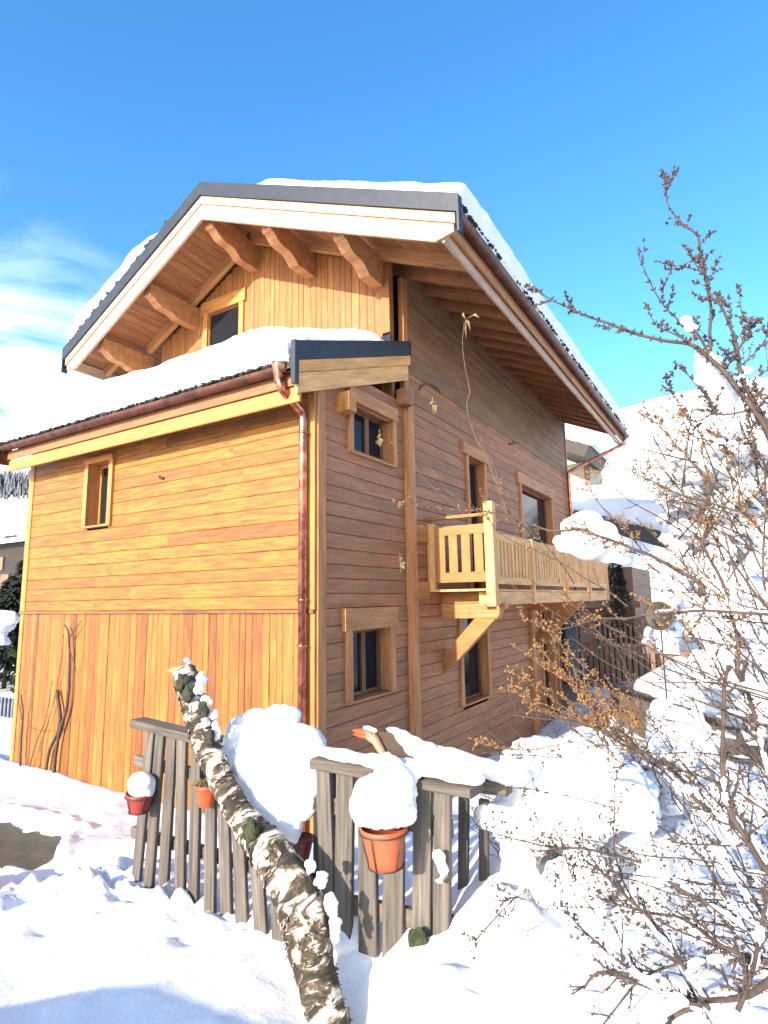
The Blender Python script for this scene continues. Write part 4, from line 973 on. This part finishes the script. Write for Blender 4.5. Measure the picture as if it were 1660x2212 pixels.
T2 = [
 (c1([(1190, 1320), (1080, 1210), (900, 1090), (740, 1010), (600, 960), (400, 885), (250, 850), (60, 860)])+[(1140, 1128), (1080, 1112), (1030, 1102), (960, 1097), (900, 1094), (850, 1096)], 2.1, 2.7, .010, .0022, 22, .10),
 (c1([(1900, 1490), (1660, 1470), (1400, 1440), (960, 1440), (640, 1480), (420, 1510), (200, 1560), (0, 1600)]), 1.9, 2.4, .008, .0025, 18, .12),
 (c1([(1900, 1060), (1660, 880), (1480, 740), (1300, 680), (1000, 560), (800, 490), (600, 390), (430, 340)]), 1.9, 2.4, .007, .002, 18, .12),
 (c1([(1430, 1930), (1420, 1650), (1380, 1430), (1280, 1170), (1200, 950), (1200, 830), (1150, 700), (1050, 590), (920, 430)]), 2.0, 2.3, .008, .003, 16, .12),
 (c1([(1390, 1400), (1250, 1280), (1100, 1150), (850, 930), (700, 750)]), 2.1, 2.3, .004, .0018, 8, .09),
 (c1([(1100, 1370), (900, 1210), (760, 1090), (640, 960)]), 2.2, 2.3, .0035, .0016, 6, .08),
 (c1([(1700, 1460), (1590, 1340), (1450, 1150), (1360, 1010), (1280, 900)]), 2.0, 2.1, .006, .0035, 3, .06),
 (c1([(1450, 1260), (1400, 1080), (1340, 870)]), 2.0, 2.1, .004, .003, 2, .05),
 (c1([(1630, 1300), (1620, 1070), (1620, 500), (1560, 250), (1500, -20)]), 1.9, 2.1, .0045, .0018, 8, .09),
 (c1([(1180, 1700), (1050, 1600), (1010, 1540)]), 2.1, 2.2, .004, .0016, 4, .07),
 (c1([(1200, 1960), (1100, 1760), (1020, 1600), (1120, 1560), (1190, 1440)]), 2.1, 2.2, .004, .0016, 6, .08),
 (c1([(1240, 560), (1190, 330), (1130, 160)]), 2.1, 2.2, .0035, .0016, 6, .08),
 (c1([(1290, 560), (1100, 330), (960, 180), (830, 60), (700, -20)]), 2.1, 2.3, .0035, .0016, 14, .09),
 (c1([(1400, 620), (1360, 360), (1330, 200), (1270, 80)]), 2.1, 2.2, .0035, .0016, 8, .08),
 (c1([(1620, 210), (1400, 210), (1180, 170), (1060, 90), (1000, -60)]), 2.1, 2.2, .004, .0016, 10, .09),
 (c1([(1490, 710), (1430, 400), (1380, 260)]), 2.1, 2.2, .0035, .0016, 6, .08),
 (c1([(740, 1010), (560, 820), (450, 700), (330, 520)]), 2.3, 2.5, .004, .0016, 10, .09),
 ([(1240, 1260), (1180, 1180), (1100, 1115), (1080, 1060)], 2.4, 2.6, .004, .0018, 8, .09),
 ([(1360, 1310), (1290, 1270), (1180, 1200), (1100, 1160), (1050, 1115)], 2.3, 2.6, .004, .0018, 6, .08),
]
shrub('arching_shrub', 'long arching budded branches crossing in front of the balcony and neighbouring roofs', 'shrub', T2, None, BARK, BUD, 34, .0036, 1.3, at(1600, 1800, D=2.2))
T2b = [
 ([(1100, 1130), (1075, 1070), (1050, 1000), (1030, 940), (1018, 880), (1010, 840), (1005, 760), (1006, 690)], 2.5, 2.6, .0040, .0018, 0, .08),
 ([(1090, 1115), (1070, 1020), (1045, 960), (1035, 920)], 2.5, 2.6, .0022, .0012, 0, .05),
 ([(975, 1085), (930, 1040), (890, 1000), (860, 970), (835, 945)], 2.7, 2.8, .0015, .001, 0, .05),
 ([(1050, 1115), (970, 1060), (920, 1010)], 2.6, 2.7, .0018, .001, 2, .05)]
shrub('upright_shoot', 'thin upright shoot with a dry leaf at its tip in front of the side wall', 'shrub', T2b, None, BARKW, BUD, 8, .003, 1.0, at(1100, 1130, D=2.5))
lf = at(1006, 690, D=2.6)
mb = MB()
for (dx, dz, l) in ((.045, .0, .06), (-.01, .02, .04), (.0, -.05, .05), (.015, -.03, .04)):
    p = lf; q = p+V(dx, -.005, dz+.01); r_ = p+V(dx*1.5, 0, dz*1.6-.012); w = V(.004, .004, .006)
    mb.add([p, q+w, r_, q-w], [[0, 1, 2, 3]])
tag(mb.build('dry_leaf', LEAFD, recalc=False), 'curled dry leaves on the tip of the tall thin shoot', 'leaf', 'dry leaves caught on twigs')
for (x, y, d, lb) in ((820, 945, 2.75, 'pale curled dead leaf in front of the upper lean-to window'), (865, 1215, 2.7, 'withered leaf hanging in front of the post beside the balcony'), (935, 875, 2.8, 'tiny yellowish leaf in front of the side wall under the eave')):
    p = at(x, y, D=d); mb = MB()
    for k in range(7):
        a = random.uniform(0, 6.28); v = V(math.cos(a)*.02, random.uniform(-.01, .01), math.sin(a)*.035-.01); w = V(.006, .006, .004)
        mb.add([p, p+v*.6+w, p+v+V(0, .01, 0), p+v*.6-w], [[0, 1, 2, 3]])
    mb.tube([p+V(0, 0, .04), p, p+V(.004, 0, -.05)], .0015, 5)
    tag(mb.build('dry_leaf', LEAFD, recalc=False), lb, 'leaf', 'dry leaves caught on twigs')
T3 = [
 (c6([(1700, 1580), (1560, 1640), (1350, 1740), (1150, 1815)]), 1.5, 1.7, .012, .007, 4, .1),
 (c6([(1350, 1740), (1280, 1750), (1030, 1620), (800, 1580), (725, 1580)]), 1.6, 1.9, .009, .005, 8, .1),
 (c6([(1330, 1700), (1200, 1510), (1060, 1330), (940, 1180), (820, 1040), (720, 960)]), 1.6, 2.0, .008, .003, 14, .13),
 (c6([(1250, 1740), (1000, 1590), (850, 1470), (700, 1330), (580, 1230)]), 1.6, 1.9, .006, .002, 12, .12),
 (c6([(1800, 1520), (1660, 1430), (1400, 1230), (1200, 1110), (1000, 1010), (750, 930), (560, 900), (330, 830), (140, 800)]), 1.6, 2.2, .009, .002, 24, .12),
 (c6([(1660, 1500), (1400, 1390), (1200, 1290), (1000, 1230), (760, 1170)]), 1.6, 2.0, .009, .002, 14, .12),
 (c6([(1700, 1380), (1560, 1290), (1450, 1200), (1330, 1020), (1240, 900), (1150, 840)]), 1.7, 2.0, .008, .002, 12, .12),
 (c6([(1660, 1480), (1500, 1490), (1300, 1510), (1100, 1550), (930, 1650), (780, 1830)]), 1.6, 1.8, .006, .0035, 6, .09),
 (c6([(1750, 1060), (1560, 850), (1430, 770), (1300, 660), (1190, 570), (1100, 470), (980, 380), (860, 300), (700, 260), (560, 240), (340, 220)]), 1.8, 2.4, .010, .0025, 26, .12),
 (c6([(1700, 1100), (1560, 850), (1450, 700), (1430, 500), (1420, 300), (1440, 100), (1455, -40)]), 1.8, 2.0, .012, .007, 10, .12),
 (c6([(1700, 640), (1640, 440), (1600, 250), (1530, 50), (1480, -60)]), 1.8, 2.1, .012, .006, 8, .12),
 (c6([(1530, 890), (1380, 890), (1180, 880)]), 1.9, 2.0, .006, .0022, 6, .1),
 (c6([(900, 500), (700, 450), (430, 430), (180, 410)]), 2.1, 2.3, .0035, .0016, 7, .06),
 (c6([(850, 700), (650, 640), (450, 620), (300, 610)]), 2.1, 2.3, .003, .0014, 6, .06),
 (c6([(1000, 1260), (880, 1000), (870, 700), (890, 500)]), 2.0, 2.1, .004, .0016, 9, .1),
 (c6([(400, 1120), (260, 1250), (135, 1400)]), 2.0, 2.0, .004, .0018, 8, .07),
 (c6([(1700, 760), (1500, 640), (1350, 560), (1240, 520), (1150, 450)]), 1.9, 2.1, .005, .0018, 12, .1),
 (c6([(1660, 1330), (1500, 1100), (1400, 950), (1390, 1250), (1395, 1480)]), 1.8, 1.8, .004, .002, 8, .1),
 (c6([(760, 1250), (660, 1100), (600, 950), (420, 760)]), 2.1, 2.2, .0035, .0015, 12, .1),
 (c6([(900, 1500), (890, 1300), (840, 1100), (780, 900)]), 1.9, 2.0, .003, .0014, 6, .1),
 (c6([(1500, 1750), (1600, 1500), (1640, 1200), (1700, 1000)]), 1.5, 1.7, .008, .004, 8, .12),
]
shrub('tangled_shrub', 'tangled brown leafless shrub over the snow at the lower right', 'shrub', T3, None, BARK, BARK, 30, .0032, 1.9, at(1700, 2230, D=1.5))
T4 = []
for k in range(16):
    x0 = random.uniform(1290, 1420); y0 = random.uniform(1540, 1650); x1 = random.uniform(1085, 1210); y1 = random.uniform(1330, 1540)
    xm = (x0+x1)/2+random.uniform(-10, 40); ym = (y0+y1)/2+random.uniform(-10, 25)
    T4.append(([(x0, y0), (xm, ym), (x1, y1)], 2.4, 2.7, .0035, .0016, 9, .09))
T4.append(([(1240, 1600), (1150, 1625), (1070, 1618), (1035, 1600)], 2.4, 2.6, .003, .0014, 9, .07))
shrub('budding_shrub', 'dense golden-brown budding twigs in front of the lower wall under the balcony', 'shrub', T4, None, BARKW, BUD, 46, .0042, 1.0, at(1420, 1700, D=2.3))
rs = random.getstate(); random.seed(41)
T5 = []
for k in range(46):
    y = random.uniform(1480, 2260); x = 1720; a = R(random.uniform(112, 178)); ln = random.uniform(280, 680); c = random.uniform(-.25, .5)
    P_ = [(x, y)]
    for q in range(5):
        a -= R(c*14); x += math.cos(a)*ln/5; y -= math.sin(a)*ln/5; P_.append((x, y))
    T5.append((P_, random.uniform(1.75, 2.1), random.uniform(2.1, 2.6), .0042, .0013, 8, .10))
for k in range(26):
    y = random.uniform(980, 1500); x = random.uniform(1640, 1740); a = R(random.uniform(105, 172)); ln = random.uniform(180, 430); P_ = [(x, y)]
    for q in range(4):
        a -= R(random.uniform(-6, 9)); x += math.cos(a)*ln/4; y -= math.sin(a)*ln/4; P_.append((x, y))
    T5.append((P_, random.uniform(1.95, 2.2), random.uniform(2.2, 2.6), .0036, .0013, 7, .09))
shrub('thin_shrub', 'thicket of long thin twigs fanning up and left from the right edge', 'shrub', T5, None, BARK, BARKW, 22, .0028, 1.0, at(1760, 2250, D=2.0))
random.setstate(rs)
# snow clumps caught on branches
for lst, lb in ((([(1240, 1140, .055, None), (1270, 1130, .06, None), (1300, 1150, .055, None), (1225, 1175, .045, None), (1270, 1175, .075, None), (1330, 1180, .05, None), (1310, 1200, .04, None), (1345, 1205, .035, None), (1250, 1120, .03, None), (1210, 1168, .03, None)], 2.45), 'large snow clump resting on the arching branch above the balcony rail'),
                (([(1530, 790, .045, None), (1520, 765, .03, None), (1550, 830, .05, None), (1540, 860, .035, None), (1575, 860, .03, None), (1515, 820, .025, None), (1560, 885, .02, None)], 2.12), 'snow clump hanging in the fork of the tree against the sky'),
                (([(1482, 690, .02, None), (1495, 710, .022, None), (1500, 730, .016, None)], 2.15), 'small snow patch high on the tree against the sky'),
                (([(1615, 800, .02, None), (1600, 815, .018, None), (1635, 820, .016, None)], 2.0), 'thin snow scrap on the rightmost limb of the tree'),
                (([(1650, 940, .03, None), (1665, 965, .04, None)], 2.0), 'snow clump on the right frame edge beside the tree trunk'),
                (([(1452, 1008, .014, None), (1448, 1022, .012, None), (1440, 1000, .012, None)], 2.25), 'tiny snow scrap on a branch over the white hillside'),
                (([(1640, 1280, .07, None), (1655, 1330, .08, None), (1640, 1390, .07, None), (1670, 1430, .08, None), (1630, 1450, .06, None)], 2.3), 'long snow clump hanging in the stems at the right edge'),
                (([(1650, 1210, .05, None), (1660, 1160, .05, None)], 2.2), 'rounded snow clump above the long one at the right edge')):
    pts_, D_ = lst
    tag(snow_lump('branch_snow', [(at(x, y, D=D_+random.uniform(-.03, .03)), r, (1.1, 1, .9)) for x, y, r, _ in pts_], .009, .02, .008), lb, 'snow', 'snow clumps caught in the branches')

# snow scraps lying along the twigs
def dusting(name, lines, n, r0, r1, label):
    mb = MB(); segs = []
    for (px, d0, d1, a, b, c, d) in lines:
        m = len(px); P_ = smooth_path([at(x, y, D=d0+(d1-d0)*i/(m-1)) for i, (x, y) in enumerate(px)])
        segs += [P_[i:i+4] for i in range(int(len(P_)*.6)-3)]
    for _ in range(n):
        g_ = random.choice(segs); r = random.uniform(r0, r1)*random.choice((.35, .5, .7, 1)); k0 = random.randrange(0, 2); L_ = random.choice((2, 3))
        pp = [V(*p) for p in g_[k0:k0+L_+1]]; fine = []
        for a_, b_ in zip(pp[:-1], pp[1:]):
            for t in (0, .34, .67): fine.append(a_.lerp(b_, t))
        fine.append(pp[-1]); n_ = len(fine); ph_ = random.random()*9
        rad_ = [max(.0008, r*(math.sin(math.pi*i/(n_-1))**.5)*(.55+.6*abs(noise.noise(V(i*.9, ph_, 0))))) for i in range(n_)]
        mb.tube([p+V(0, 0, rad_[i]*.55)+noise.noise_vector(p*30)*.002 for i, p in enumerate(fine)], rad_, 8)
    return tag(mb.build(name, SNOW, recalc=False), label, 'snow', kind='stuff')
dusting('twig_snow', T3, 150, .010, .030, 'snow scraps lying along the tangled stems at the lower right')
dusting('twig_snow', T2[1:6]+T2[13:16], 40, .008, .020, 'scattered snow scraps on the arching branches')
dusting('twig_snow', T5, 170, .007, .022, 'small snow scraps scattered through the thin twig thicket at the right')
def snowy_bush(poly, D0, D1, n, r0, r1, nst, label):
    root = empty('snowy_bush', label, 'bush', 'snow-laden bushes behind the branches'); pv = [V(*p, 0) for p in poly]
    xs_ = [p[0] for p in poly]; ys_ = [p[1] for p in poly]; sn = MB(); st = MB(); got = 0
    while got < n:
        x = random.uniform(min(xs_), max(xs_)); y = random.uniform(min(ys_), max(ys_))
        if inpoly(x, y, pv) > 0: continue
        if noise.noise(V(x*.016, y*.016, D0)) < -.22: continue
        c = at(x, y, D=random.uniform(D0, D1)); r = random.uniform(r0, r1); got += 1
        for k in range(3): sn.ico(c+V(random.gauss(0, r*.7), random.gauss(0, r*.5), random.gauss(0, r*.4)), r*random.uniform(.5, 1), 2, (1.1, 1, .8), jit=.5)
    for _ in range(nst):
        x = random.uniform(min(xs_), max(xs_)); y = random.uniform(min(ys_), max(ys_))
        if inpoly(x, y, pv) > 0: continue
        d = random.uniform(D0*.93, D1); p = at(x, y, D=d); v = V(random.gauss(-.25, .5), random.gauss(0, .3), random.uniform(.2, 1)).normalized()*random.uniform(.25, .7)*D0/5
        q = p+v*.5+V(random.gauss(0, .04), 0, random.gauss(0, .04)); st.tube([p-v*.3, p, q, p+v], [.008*D0/5, .007*D0/5, .005*D0/5, .002*D0/5], 5)
        for k in range(3):
            b = p.lerp(p+v, random.random()); w = V(random.gauss(0, 1), random.gauss(0, .5), random.gauss(.4, .7)).normalized()*v.length*.35; st.tube([b, b+w*.5, b+w+V(0, 0, .01)], [.004*D0/5, .003*D0/5, .0012*D0/5], 4)
    tag(sn.build('snow', SNOW, root, recalc=False), kind='stuff'); tag(st.build('twig', BARK, root, recalc=False), kind='stuff'); return root
snowy_bush([(1400, 1010), (1480, 960), (1560, 930), (1680, 900), (1700, 1250), (1560, 1260), (1450, 1180)], 6.5, 8.5, 170, .06, .17, 130, 'tall snow-laden bush high at the right, in front of the hillside')
snowy_bush([(1480, 1230), (1700, 1230), (1700, 1560), (1580, 1560), (1520, 1440)], 5.0, 6.5, 130, .05, .13, 90, 'snow-laden bush at the right edge below the tall one')
snowy_bush([(1080, 1720), (1180, 1640), (1380, 1620), (1560, 1660), (1700, 1700), (1700, 2020), (1400, 1980), (1100, 1900)], 3.1, 3.9, 230, .025, .07, 230, 'broad low snow-laden bush right of the fence')
# climbing stems against the front wall
def climber(lines, label):
    root = empty('climbing_plant', label, 'plant', 'bare climbing plants on the front wall'); st = MB()
    for (px, Y, r0, r1) in lines:
        P_ = smooth_path([at(x, y, Y=Y) for x, y in px]); k = len(P_); st.tube([p+V(*noise.noise_vector(p*5))*.012 for p in P_], [r0+(r1-r0)*i/(k-1) for i in range(k)], 7)
    st.build('stem', BARK, root, recalc=False); return root
climber([([(115, 1680), (124, 1600), (145, 1520), (150, 1440), (148, 1370), (140, 1350)], -.12, .03, .012), ([(148, 1380), (165, 1355), (175, 1340)], -.12, .010, .005), ([(150, 1400), (158, 1430), (170, 1460)], -.12, .008, .004), ([(100, 1665), (108, 1620), (130, 1560), (123, 1490)], -.10, .022, .030)], 'thick forked bare stem standing against the orange boards')
climber([([(85, 1660), (95, 1590), (115, 1520), (130, 1440), (138, 1370)], -.10, .008, .004), ([(62, 1665), (80, 1600), (100, 1550), (112, 1470)], -.10, .010, .005), ([(60, 1570), (85, 1578), (112, 1578)], -.10, .005, .004)], 'thin bare stems and a cross twig left of the forked stem')
climber([([(44, 1655), (46, 1590), (50, 1540), (46, 1500)], -.12, .018, .010), ([(48, 1560), (40, 1500), (52, 1490)], -.12, .008, .005)], 'short bare stem at the left corner board of the front wall')

# ================================================================ NEIGHBOURS
# right-hand chalet
nb = empty('neighbour_chalet', 'neighbouring chalet with snow-covered roof behind the balcony on the right', 'house', 'neighbouring houses')
def nbp(name, mb, mat): return mb.build(name, mat, nb)
YN = 24.
e0 = at(1222, 1108, Y=YN-2); e1 = at(1500, 1182, Y=YN-8)
# rake board (dark edge) and roof
up = V(0, 0, 1)
mb = MB(); mb.beam(e0, e1, (0, 0, 1), .55, .3, 0); nbp('eave_board', mb, W_DARK)
back = V(3.5, 18, 4.0)
mb = MB(); mb.add([e0+V(0, 0, .3), e1+V(0, 0, .3), e1+back, e0+back, e0, e1, e1+back-up*.3, e0+back-up*.3], [[0, 1, 2, 3], [4, 5, 6, 7], [0, 1, 5, 4], [1, 2, 6, 5], [2, 3, 7, 6], [3, 0, 4, 7]]); nbp('roof', mb, W_DARK)
blanket('neighbour_roof_snow', e0+V(0, -.1, .32), e1-e0, back, 40, 40, .8, 2.2, edge=(.6, .6, .5, .5), label='thick snow on the roof of the chalet behind the balcony', amp_edge=.25, group='snow on neighbouring roofs')
w0 = at(1222, 1150, Y=YN); w1 = at(1372, 1310, Y=YN)
mb = MB(); mb.box((w0.x-3, YN, -4), (w1.x, YN+6, e1.z-.2)); nbp('wall', mb, W_NB)
mb = MB(); a = at(1215, 1275, Y=YN-2); b = at(1385, 1305, Y=YN-2); mb.box((a.x-1, YN-2.2, b.z-.15), (b.x, YN, b.z+.15)); nbp('balcony', mb, W_NB)
for k in range(9):
    q = at(1300+k*11, 1400, Y=YN-3); mb = MB(); mb.box((q.x-.06, YN-3.05, at(1300, 1450, Y=YN-3).z), (q.x+.06, YN-2.95, at(1300, 1335, Y=YN-3).z)); nbp('baluster', mb, W_NB)
mb = MB(); q0 = at(1296, 1335, Y=YN-3); q1 = at(1395, 1335, Y=YN-3); mb.beam(q0, q1, (0, 0, 1), .12, .12, 0); nbp('top_rail', mb, W_NB)
for x in (1385, 1402):
    q = at(x, 1400, Y=YN-3); mb = MB(); mb.box((q.x-.1, YN-3.1, at(x, 1470, Y=YN-3).z), (q.x+.1, YN-2.9, at(x, 1330, Y=YN-3).z)); nbp('post', mb, W_NB)
mb = MB(); q0 = at(1288, 1345, Y=YN-2.8); q1 = at(1400, 1500, Y=YN-2.8); mb.box((q0.x, YN-2.8, q1.z-1), (q1.x, YN-2.6, q0.z)); nbp('lower_wall', mb, W_DARK)
mb = MB(); q0 = at(1330, 1440, Y=YN-4); q1 = at(1480, 1485, Y=YN-6); mb.box((q0.x, YN-6, q1.z-1.5), (q1.x, YN-4, q0.z)); nbp('steps', mb, W_NB)
tr = empty('terrace_fence', 'dark brown boarded fence in the gap just beyond the end of the balcony', 'fence')
YT2 = 14.5; q0 = at(1258, 1385, Y=YT2); q1 = at(1425, 1530, Y=YT2); x = q0.x
while x < q1.x:
    mb = MB(); mb.box((x, YT2, q1.z-1), (x+.13, YT2+.03, q0.z-.1+random.uniform(-.03, .03)), ch=.006); mb.build('board', W_NB, tr); x += .17
mb = MB(); mb.beam((q0.x, YT2+.05, q0.z-.1), (q1.x, YT2+.05, q0.z-.1), (0, 0, 1), .1, .06, .004); mb.build('top_rail', W_NB, tr)
mb = MB(); mb.box((q0.x, YT2+.4, q1.z-1), (q1.x, YT2+.5, q0.z-.5)); mb.build('back_board', W_DARK, tr)
# dormer-like upper piece
up_ = empty('small_gable_house', 'small beige gabled house with dark roof edge just beyond the eave of the main chalet', 'house', 'neighbouring houses')
YU = 40.
a = at(1215, 1055, Y=YU); b = at(1272, 1000, Y=YU)
mb = MB(); mb.box((a.x-2, YU, a.z-4), (b.x, YU+5, b.z+.1)); mb.build('wall', BEIGE, up_)
mb = MB(); mb.box((b.x-.35, YU-.12, a.z-2), (b.x+.05, YU-.01, b.z)); mb.build('corner_board', W_NB, up_)
c0 = at(1205, 965, Y=YU-1); c1_ = at(1288, 992, Y=YU-1)
mb = MB(); mb.beam(c0, c1_, (0, 0, 1), .9, 6, 0); mb.build('roof', W_DARK, up_)
blanket('neighbour_roof_snow', c0+V(0, -3, .5), c1_-c0+V(.4, 0, 0), V(0, 6, 0), 20, 20, .6, 4.2, edge=(.3, .3, .3, .3), label='snow on the small beige gabled house', group='snow on neighbouring roofs')
# brown shed + deck + grey wall
sh = empty('garden_shed', 'low brown wooden shed wall below the snowy hillside', 'shed')
YS = 17.
a = at(1398, 1462, Y=YS); b = at(1492, 1408, Y=YS)
mb = MB(); x = a.x
while x < b.x: mb.box((x, YS, a.z-1.5), (x+.14, YS+.04, b.z+random.uniform(-.03, 0)), ch=.008); x += .145
mb.build('wall', W_NB, sh)
mb = MB(); mb.beam((a.x-.1, YS+.3, b.z+.04), (b.x-.4, YS+.3, b.z+.04), (0, 1, 0), .7, .06, 0); mb.build('roof', W_DARK, sh)
blanket('shed_snow', V(a.x-.15, YS-.1, b.z+.06), V(b.x-a.x-.2, 0, 0), V(0, 2.5, .5), 20, 16, .5, 9.9, edge=(.3, .3, .25, .3), label='snow slab on the low brown shed', group='snow on neighbouring roofs')
gw = empty('grey_terrace', 'grey terrace wall topped with snow at the right of the chalet', 'wall')
YT = 10.
a = at(1318, 1480, Y=YT); b = at(1590, 1570, Y=YT-4)
mb = MB(); mb.prism([V(a.x, YT, -4), V(b.x, YT-4, -4), V(b.x, YT-4, b.z), V(a.x, YT, a.z)], V(.5, 2.5, 0)); mb.build('wall', CONC, gw)
mb = MB(); mb.beam(V(a.x, YT-.05, a.z+.03), V(b.x, YT-4.05, b.z+.03), (0, 0, 1), .07, .25, 0); mb.build('coping', W_DARK, gw)
blanket('terrace_snow', V(a.x, YT, a.z+.08).lerp(V(b.x, YT-4, b.z+.08), .25), V(b.x-a.x, -4, b.z-a.z)*.75, V(.6, 3.2, .3), 30, 20, .28, 1.9, edge=(.8, .3, .25, .4), label='low snow drift on the grey terrace wall', amp_edge=.1, group='snow on neighbouring roofs')
# satellite dish
ds = at(1424, 1330, D=9.5)
dish = empty('satellite_dish', 'round dark satellite dish seen against the white hillside', 'satellite dish', loc=ds)
ax = (CAM-ds).normalized()+V(-.35, 0, .1); ax.normalize()
mb = MB(); rd = .235; mb.lathe((0, 0, 0), [(.001, -.05), (rd*.5, -.038), (rd*.85, -.012), (rd, 0), (rd*.98, .008), (rd*.84, -.002), (rd*.5, -.026), (.001, -.038)], 32, ax); mb.build('dish', ROCK, dish)
mb = MB(); mb.tube([V(0, 0, -.05)-ax*.05, V(0, .12, -.3), V(0, .14, -2.6)], .012, 8); mb.build('mast', WIRE, dish)
mb = MB(); mb.tube([V(0, 0, -.2), ax*.22+V(0, 0, -.12)], .01, 6); mb.ico(ax*.23+V(0, 0, -.1), .03, 1); mb.build('receiver_arm', WIRE, dish)
# blue-grey door leaf at the far end of the side wall
bd_ = tag(None or MB().build('x', WIRE), 'x', 'x') if 0 else None
mb = MB(); q = at(1240, 1370, X=.9); mb.box((.10, 11.0, -2.7), (.42, 11.06, -.35), ch=.005); dr = mb.build('shutter', BLUE, house)

# left-hand neighbour
lh = empty('left_barn', 'dark timber barn with a white snow roof at the far left edge', 'barn')
YH = 9.
a = at(-60, 1053, Y=YH); b = at(62, 1056, Y=YH); c = at(62, 1160, Y=YH); 
mb = MB(); mb.box((a.x-6, YH+.5, -5), (b.x+1.0, YH+9, c.z-.05)); mb.build('wall', W_DARK, lh)
mb = MB(); mb.prism([V(a.x-6, YH-.4, c.z), V(a.x-6, YH-.4, c.z+.15), V(a.x-6, YH+6, a.z+.1), V(a.x-6, YH+6, a.z-.1)], (b.x-a.x+8, 0, 0)); mb.build('roof', W_DARK, lh)
blanket('barn_snow', V(a.x-6, YH-.45, c.z+.14), V(b.x-a.x+8, 0, 0), V(0, 6.4, a.z-c.z), 40, 24, .5, 6.6, edge=(.3, .3, .3, .5), label='flat white snow covering the dark barn at the left edge', group='snow on neighbouring roofs')
for (x0, y0, x1, y1) in ((-2, 1203, 8, 1232), (0, 1240, 20, 1275)):
    p = at(x0, y1, Y=YH+.45); q = at(x1, y0, Y=YH+.45); mb = MB(); mb.box((p.x, YH+.42, p.z), (q.x, YH+.5, q.z)); mb.build('window', W_NB, lh)
# small dark fence in the gap below
lf_ = empty('dark_railing', 'dark blue-grey railing low in the gap at the left edge', 'fence')
for k in range(8):
    q = at(-20+k*8, 1560, Y=2.5); mb = MB(); mb.box((q.x-.03, 2.45, at(0, 1590, Y=2.5).z), (q.x+.03, 2.5, at(0, 1505, Y=2.5).z)); mb.build('picket', plain('railing_paint', (.1, .11, .14), .7) if k == 0 else bpy.data.materials['railing_paint'], lf_)
mb = MB(); q0 = at(-30, 1515, Y=2.52); q1 = at(46, 1515, Y=2.52); mb.beam(q0, q1, (0, 0, 1), .08, .04, 0); mb.build('top_rail', bpy.data.materials['railing_paint'], lf_)
# evergreen with snow
def conifer(base, h, r, label, snowy=True, group='evergreen trees'):
    t = empty('evergreen_tree', label, 'tree', group, base)
    mb = MB(); mb.tube([(0, 0, 0), (0, 0, h)], [h*.02, .01], 8); mb.build('trunk', BARK, t)
    mb = MB()
    n = int(900)
    for k in range(n):
        u = random.random()**.8; z = h*(.06+.94*u); rr_ = r*(1-u)**.85*random.uniform(.35, 1.05); a = random.uniform(0, 6.283)
        c = V(math.cos(a)*rr_, math.sin(a)*rr_, z-rr_*.25); d = V(math.cos(a), math.sin(a), -.45).normalized(); s = V(-math.sin(a), math.cos(a), 0)
        L_ = random.uniform(.12, .3)*r; w = L_*.3
        mb.add([c-d*L_*.4, c+s*w, c+d*L_, c-s*w, c+V(0, 0, -w*.5)], [[0, 1, 2, 4], [0, 4, 2, 3]])
    mb.build('crown', NEEDLE, t, recalc=False); return t
p = at(10, 1560, Y=4.0); conifer(V(p.x-.6, 4.2, -2.6), 3.6, 1.5, 'dark evergreen bush beside the left corner of the chalet')
p = at(22, 1400, Y=5.0); conifer(V(p.x-.4, 5.6, -2.6), 4.4, 1.6, 'taller dark evergreen behind the one at the left corner')
tag(snow_lump('evergreen_snow', [(at(x, y, Y=3.2), r, I) for x, y, r in ((5, 1345, .35), (-25, 1340, .4), (25, 1335, .2), (-10, 1375, .3), (10, 1385, .15))], .05, .15, .05), 'white snow load on the dark evergreen at the left edge', 'snow')
tag(snow_lump('grey_snow_bank', [(at(x, y, Y=2.2), r, (1.2, 1, .7)) for x, y, r in ((5, 1600, .28), (-20, 1610, .3), (28, 1590, .16), (15, 1615, .25))], .04, .1, .03), 'greyish shaded snow heap at the left foot of the chalet', 'snow')
# wooded ridge far left
mb = MB()
for k in range(900):
    x = random.uniform(-60, 75); y0 = 1018+random.uniform(0, 45); p = at(x, y0, Y=60+random.uniform(0, 8)); h = random.uniform(.8, 2.0)
    mb.add([p+V(-h*.3, 0, -h), p+V(h*.3, 0, -h), p+V(0, 0, h*.6), p+V(0, .3, -h)], [[0, 1, 2], [1, 3, 2], [3, 0, 2]])
tag(mb.build('far_wood', plain('far_trees', (.10, .11, .13), .95, 0, .6, .4), recalc=False), 'bare grey wood on the far ridge at the left', 'wood', kind='stuff')
# dark conifers by the right neighbour
for (x, y, h, r) in ((1345, 1300, 2.9, .55), (1330, 1290, 3.6, .6)):
    p = at(x, y, Y=21); conifer(V(p.x, 21, p.z-1.2), h, r, 'small dark conifer left of the satellite dish by the neighbour chalet' if x == 1345 else 'taller dark conifer close to the end of the balcony')
# drop the remaining unset labels on nothing: all set above
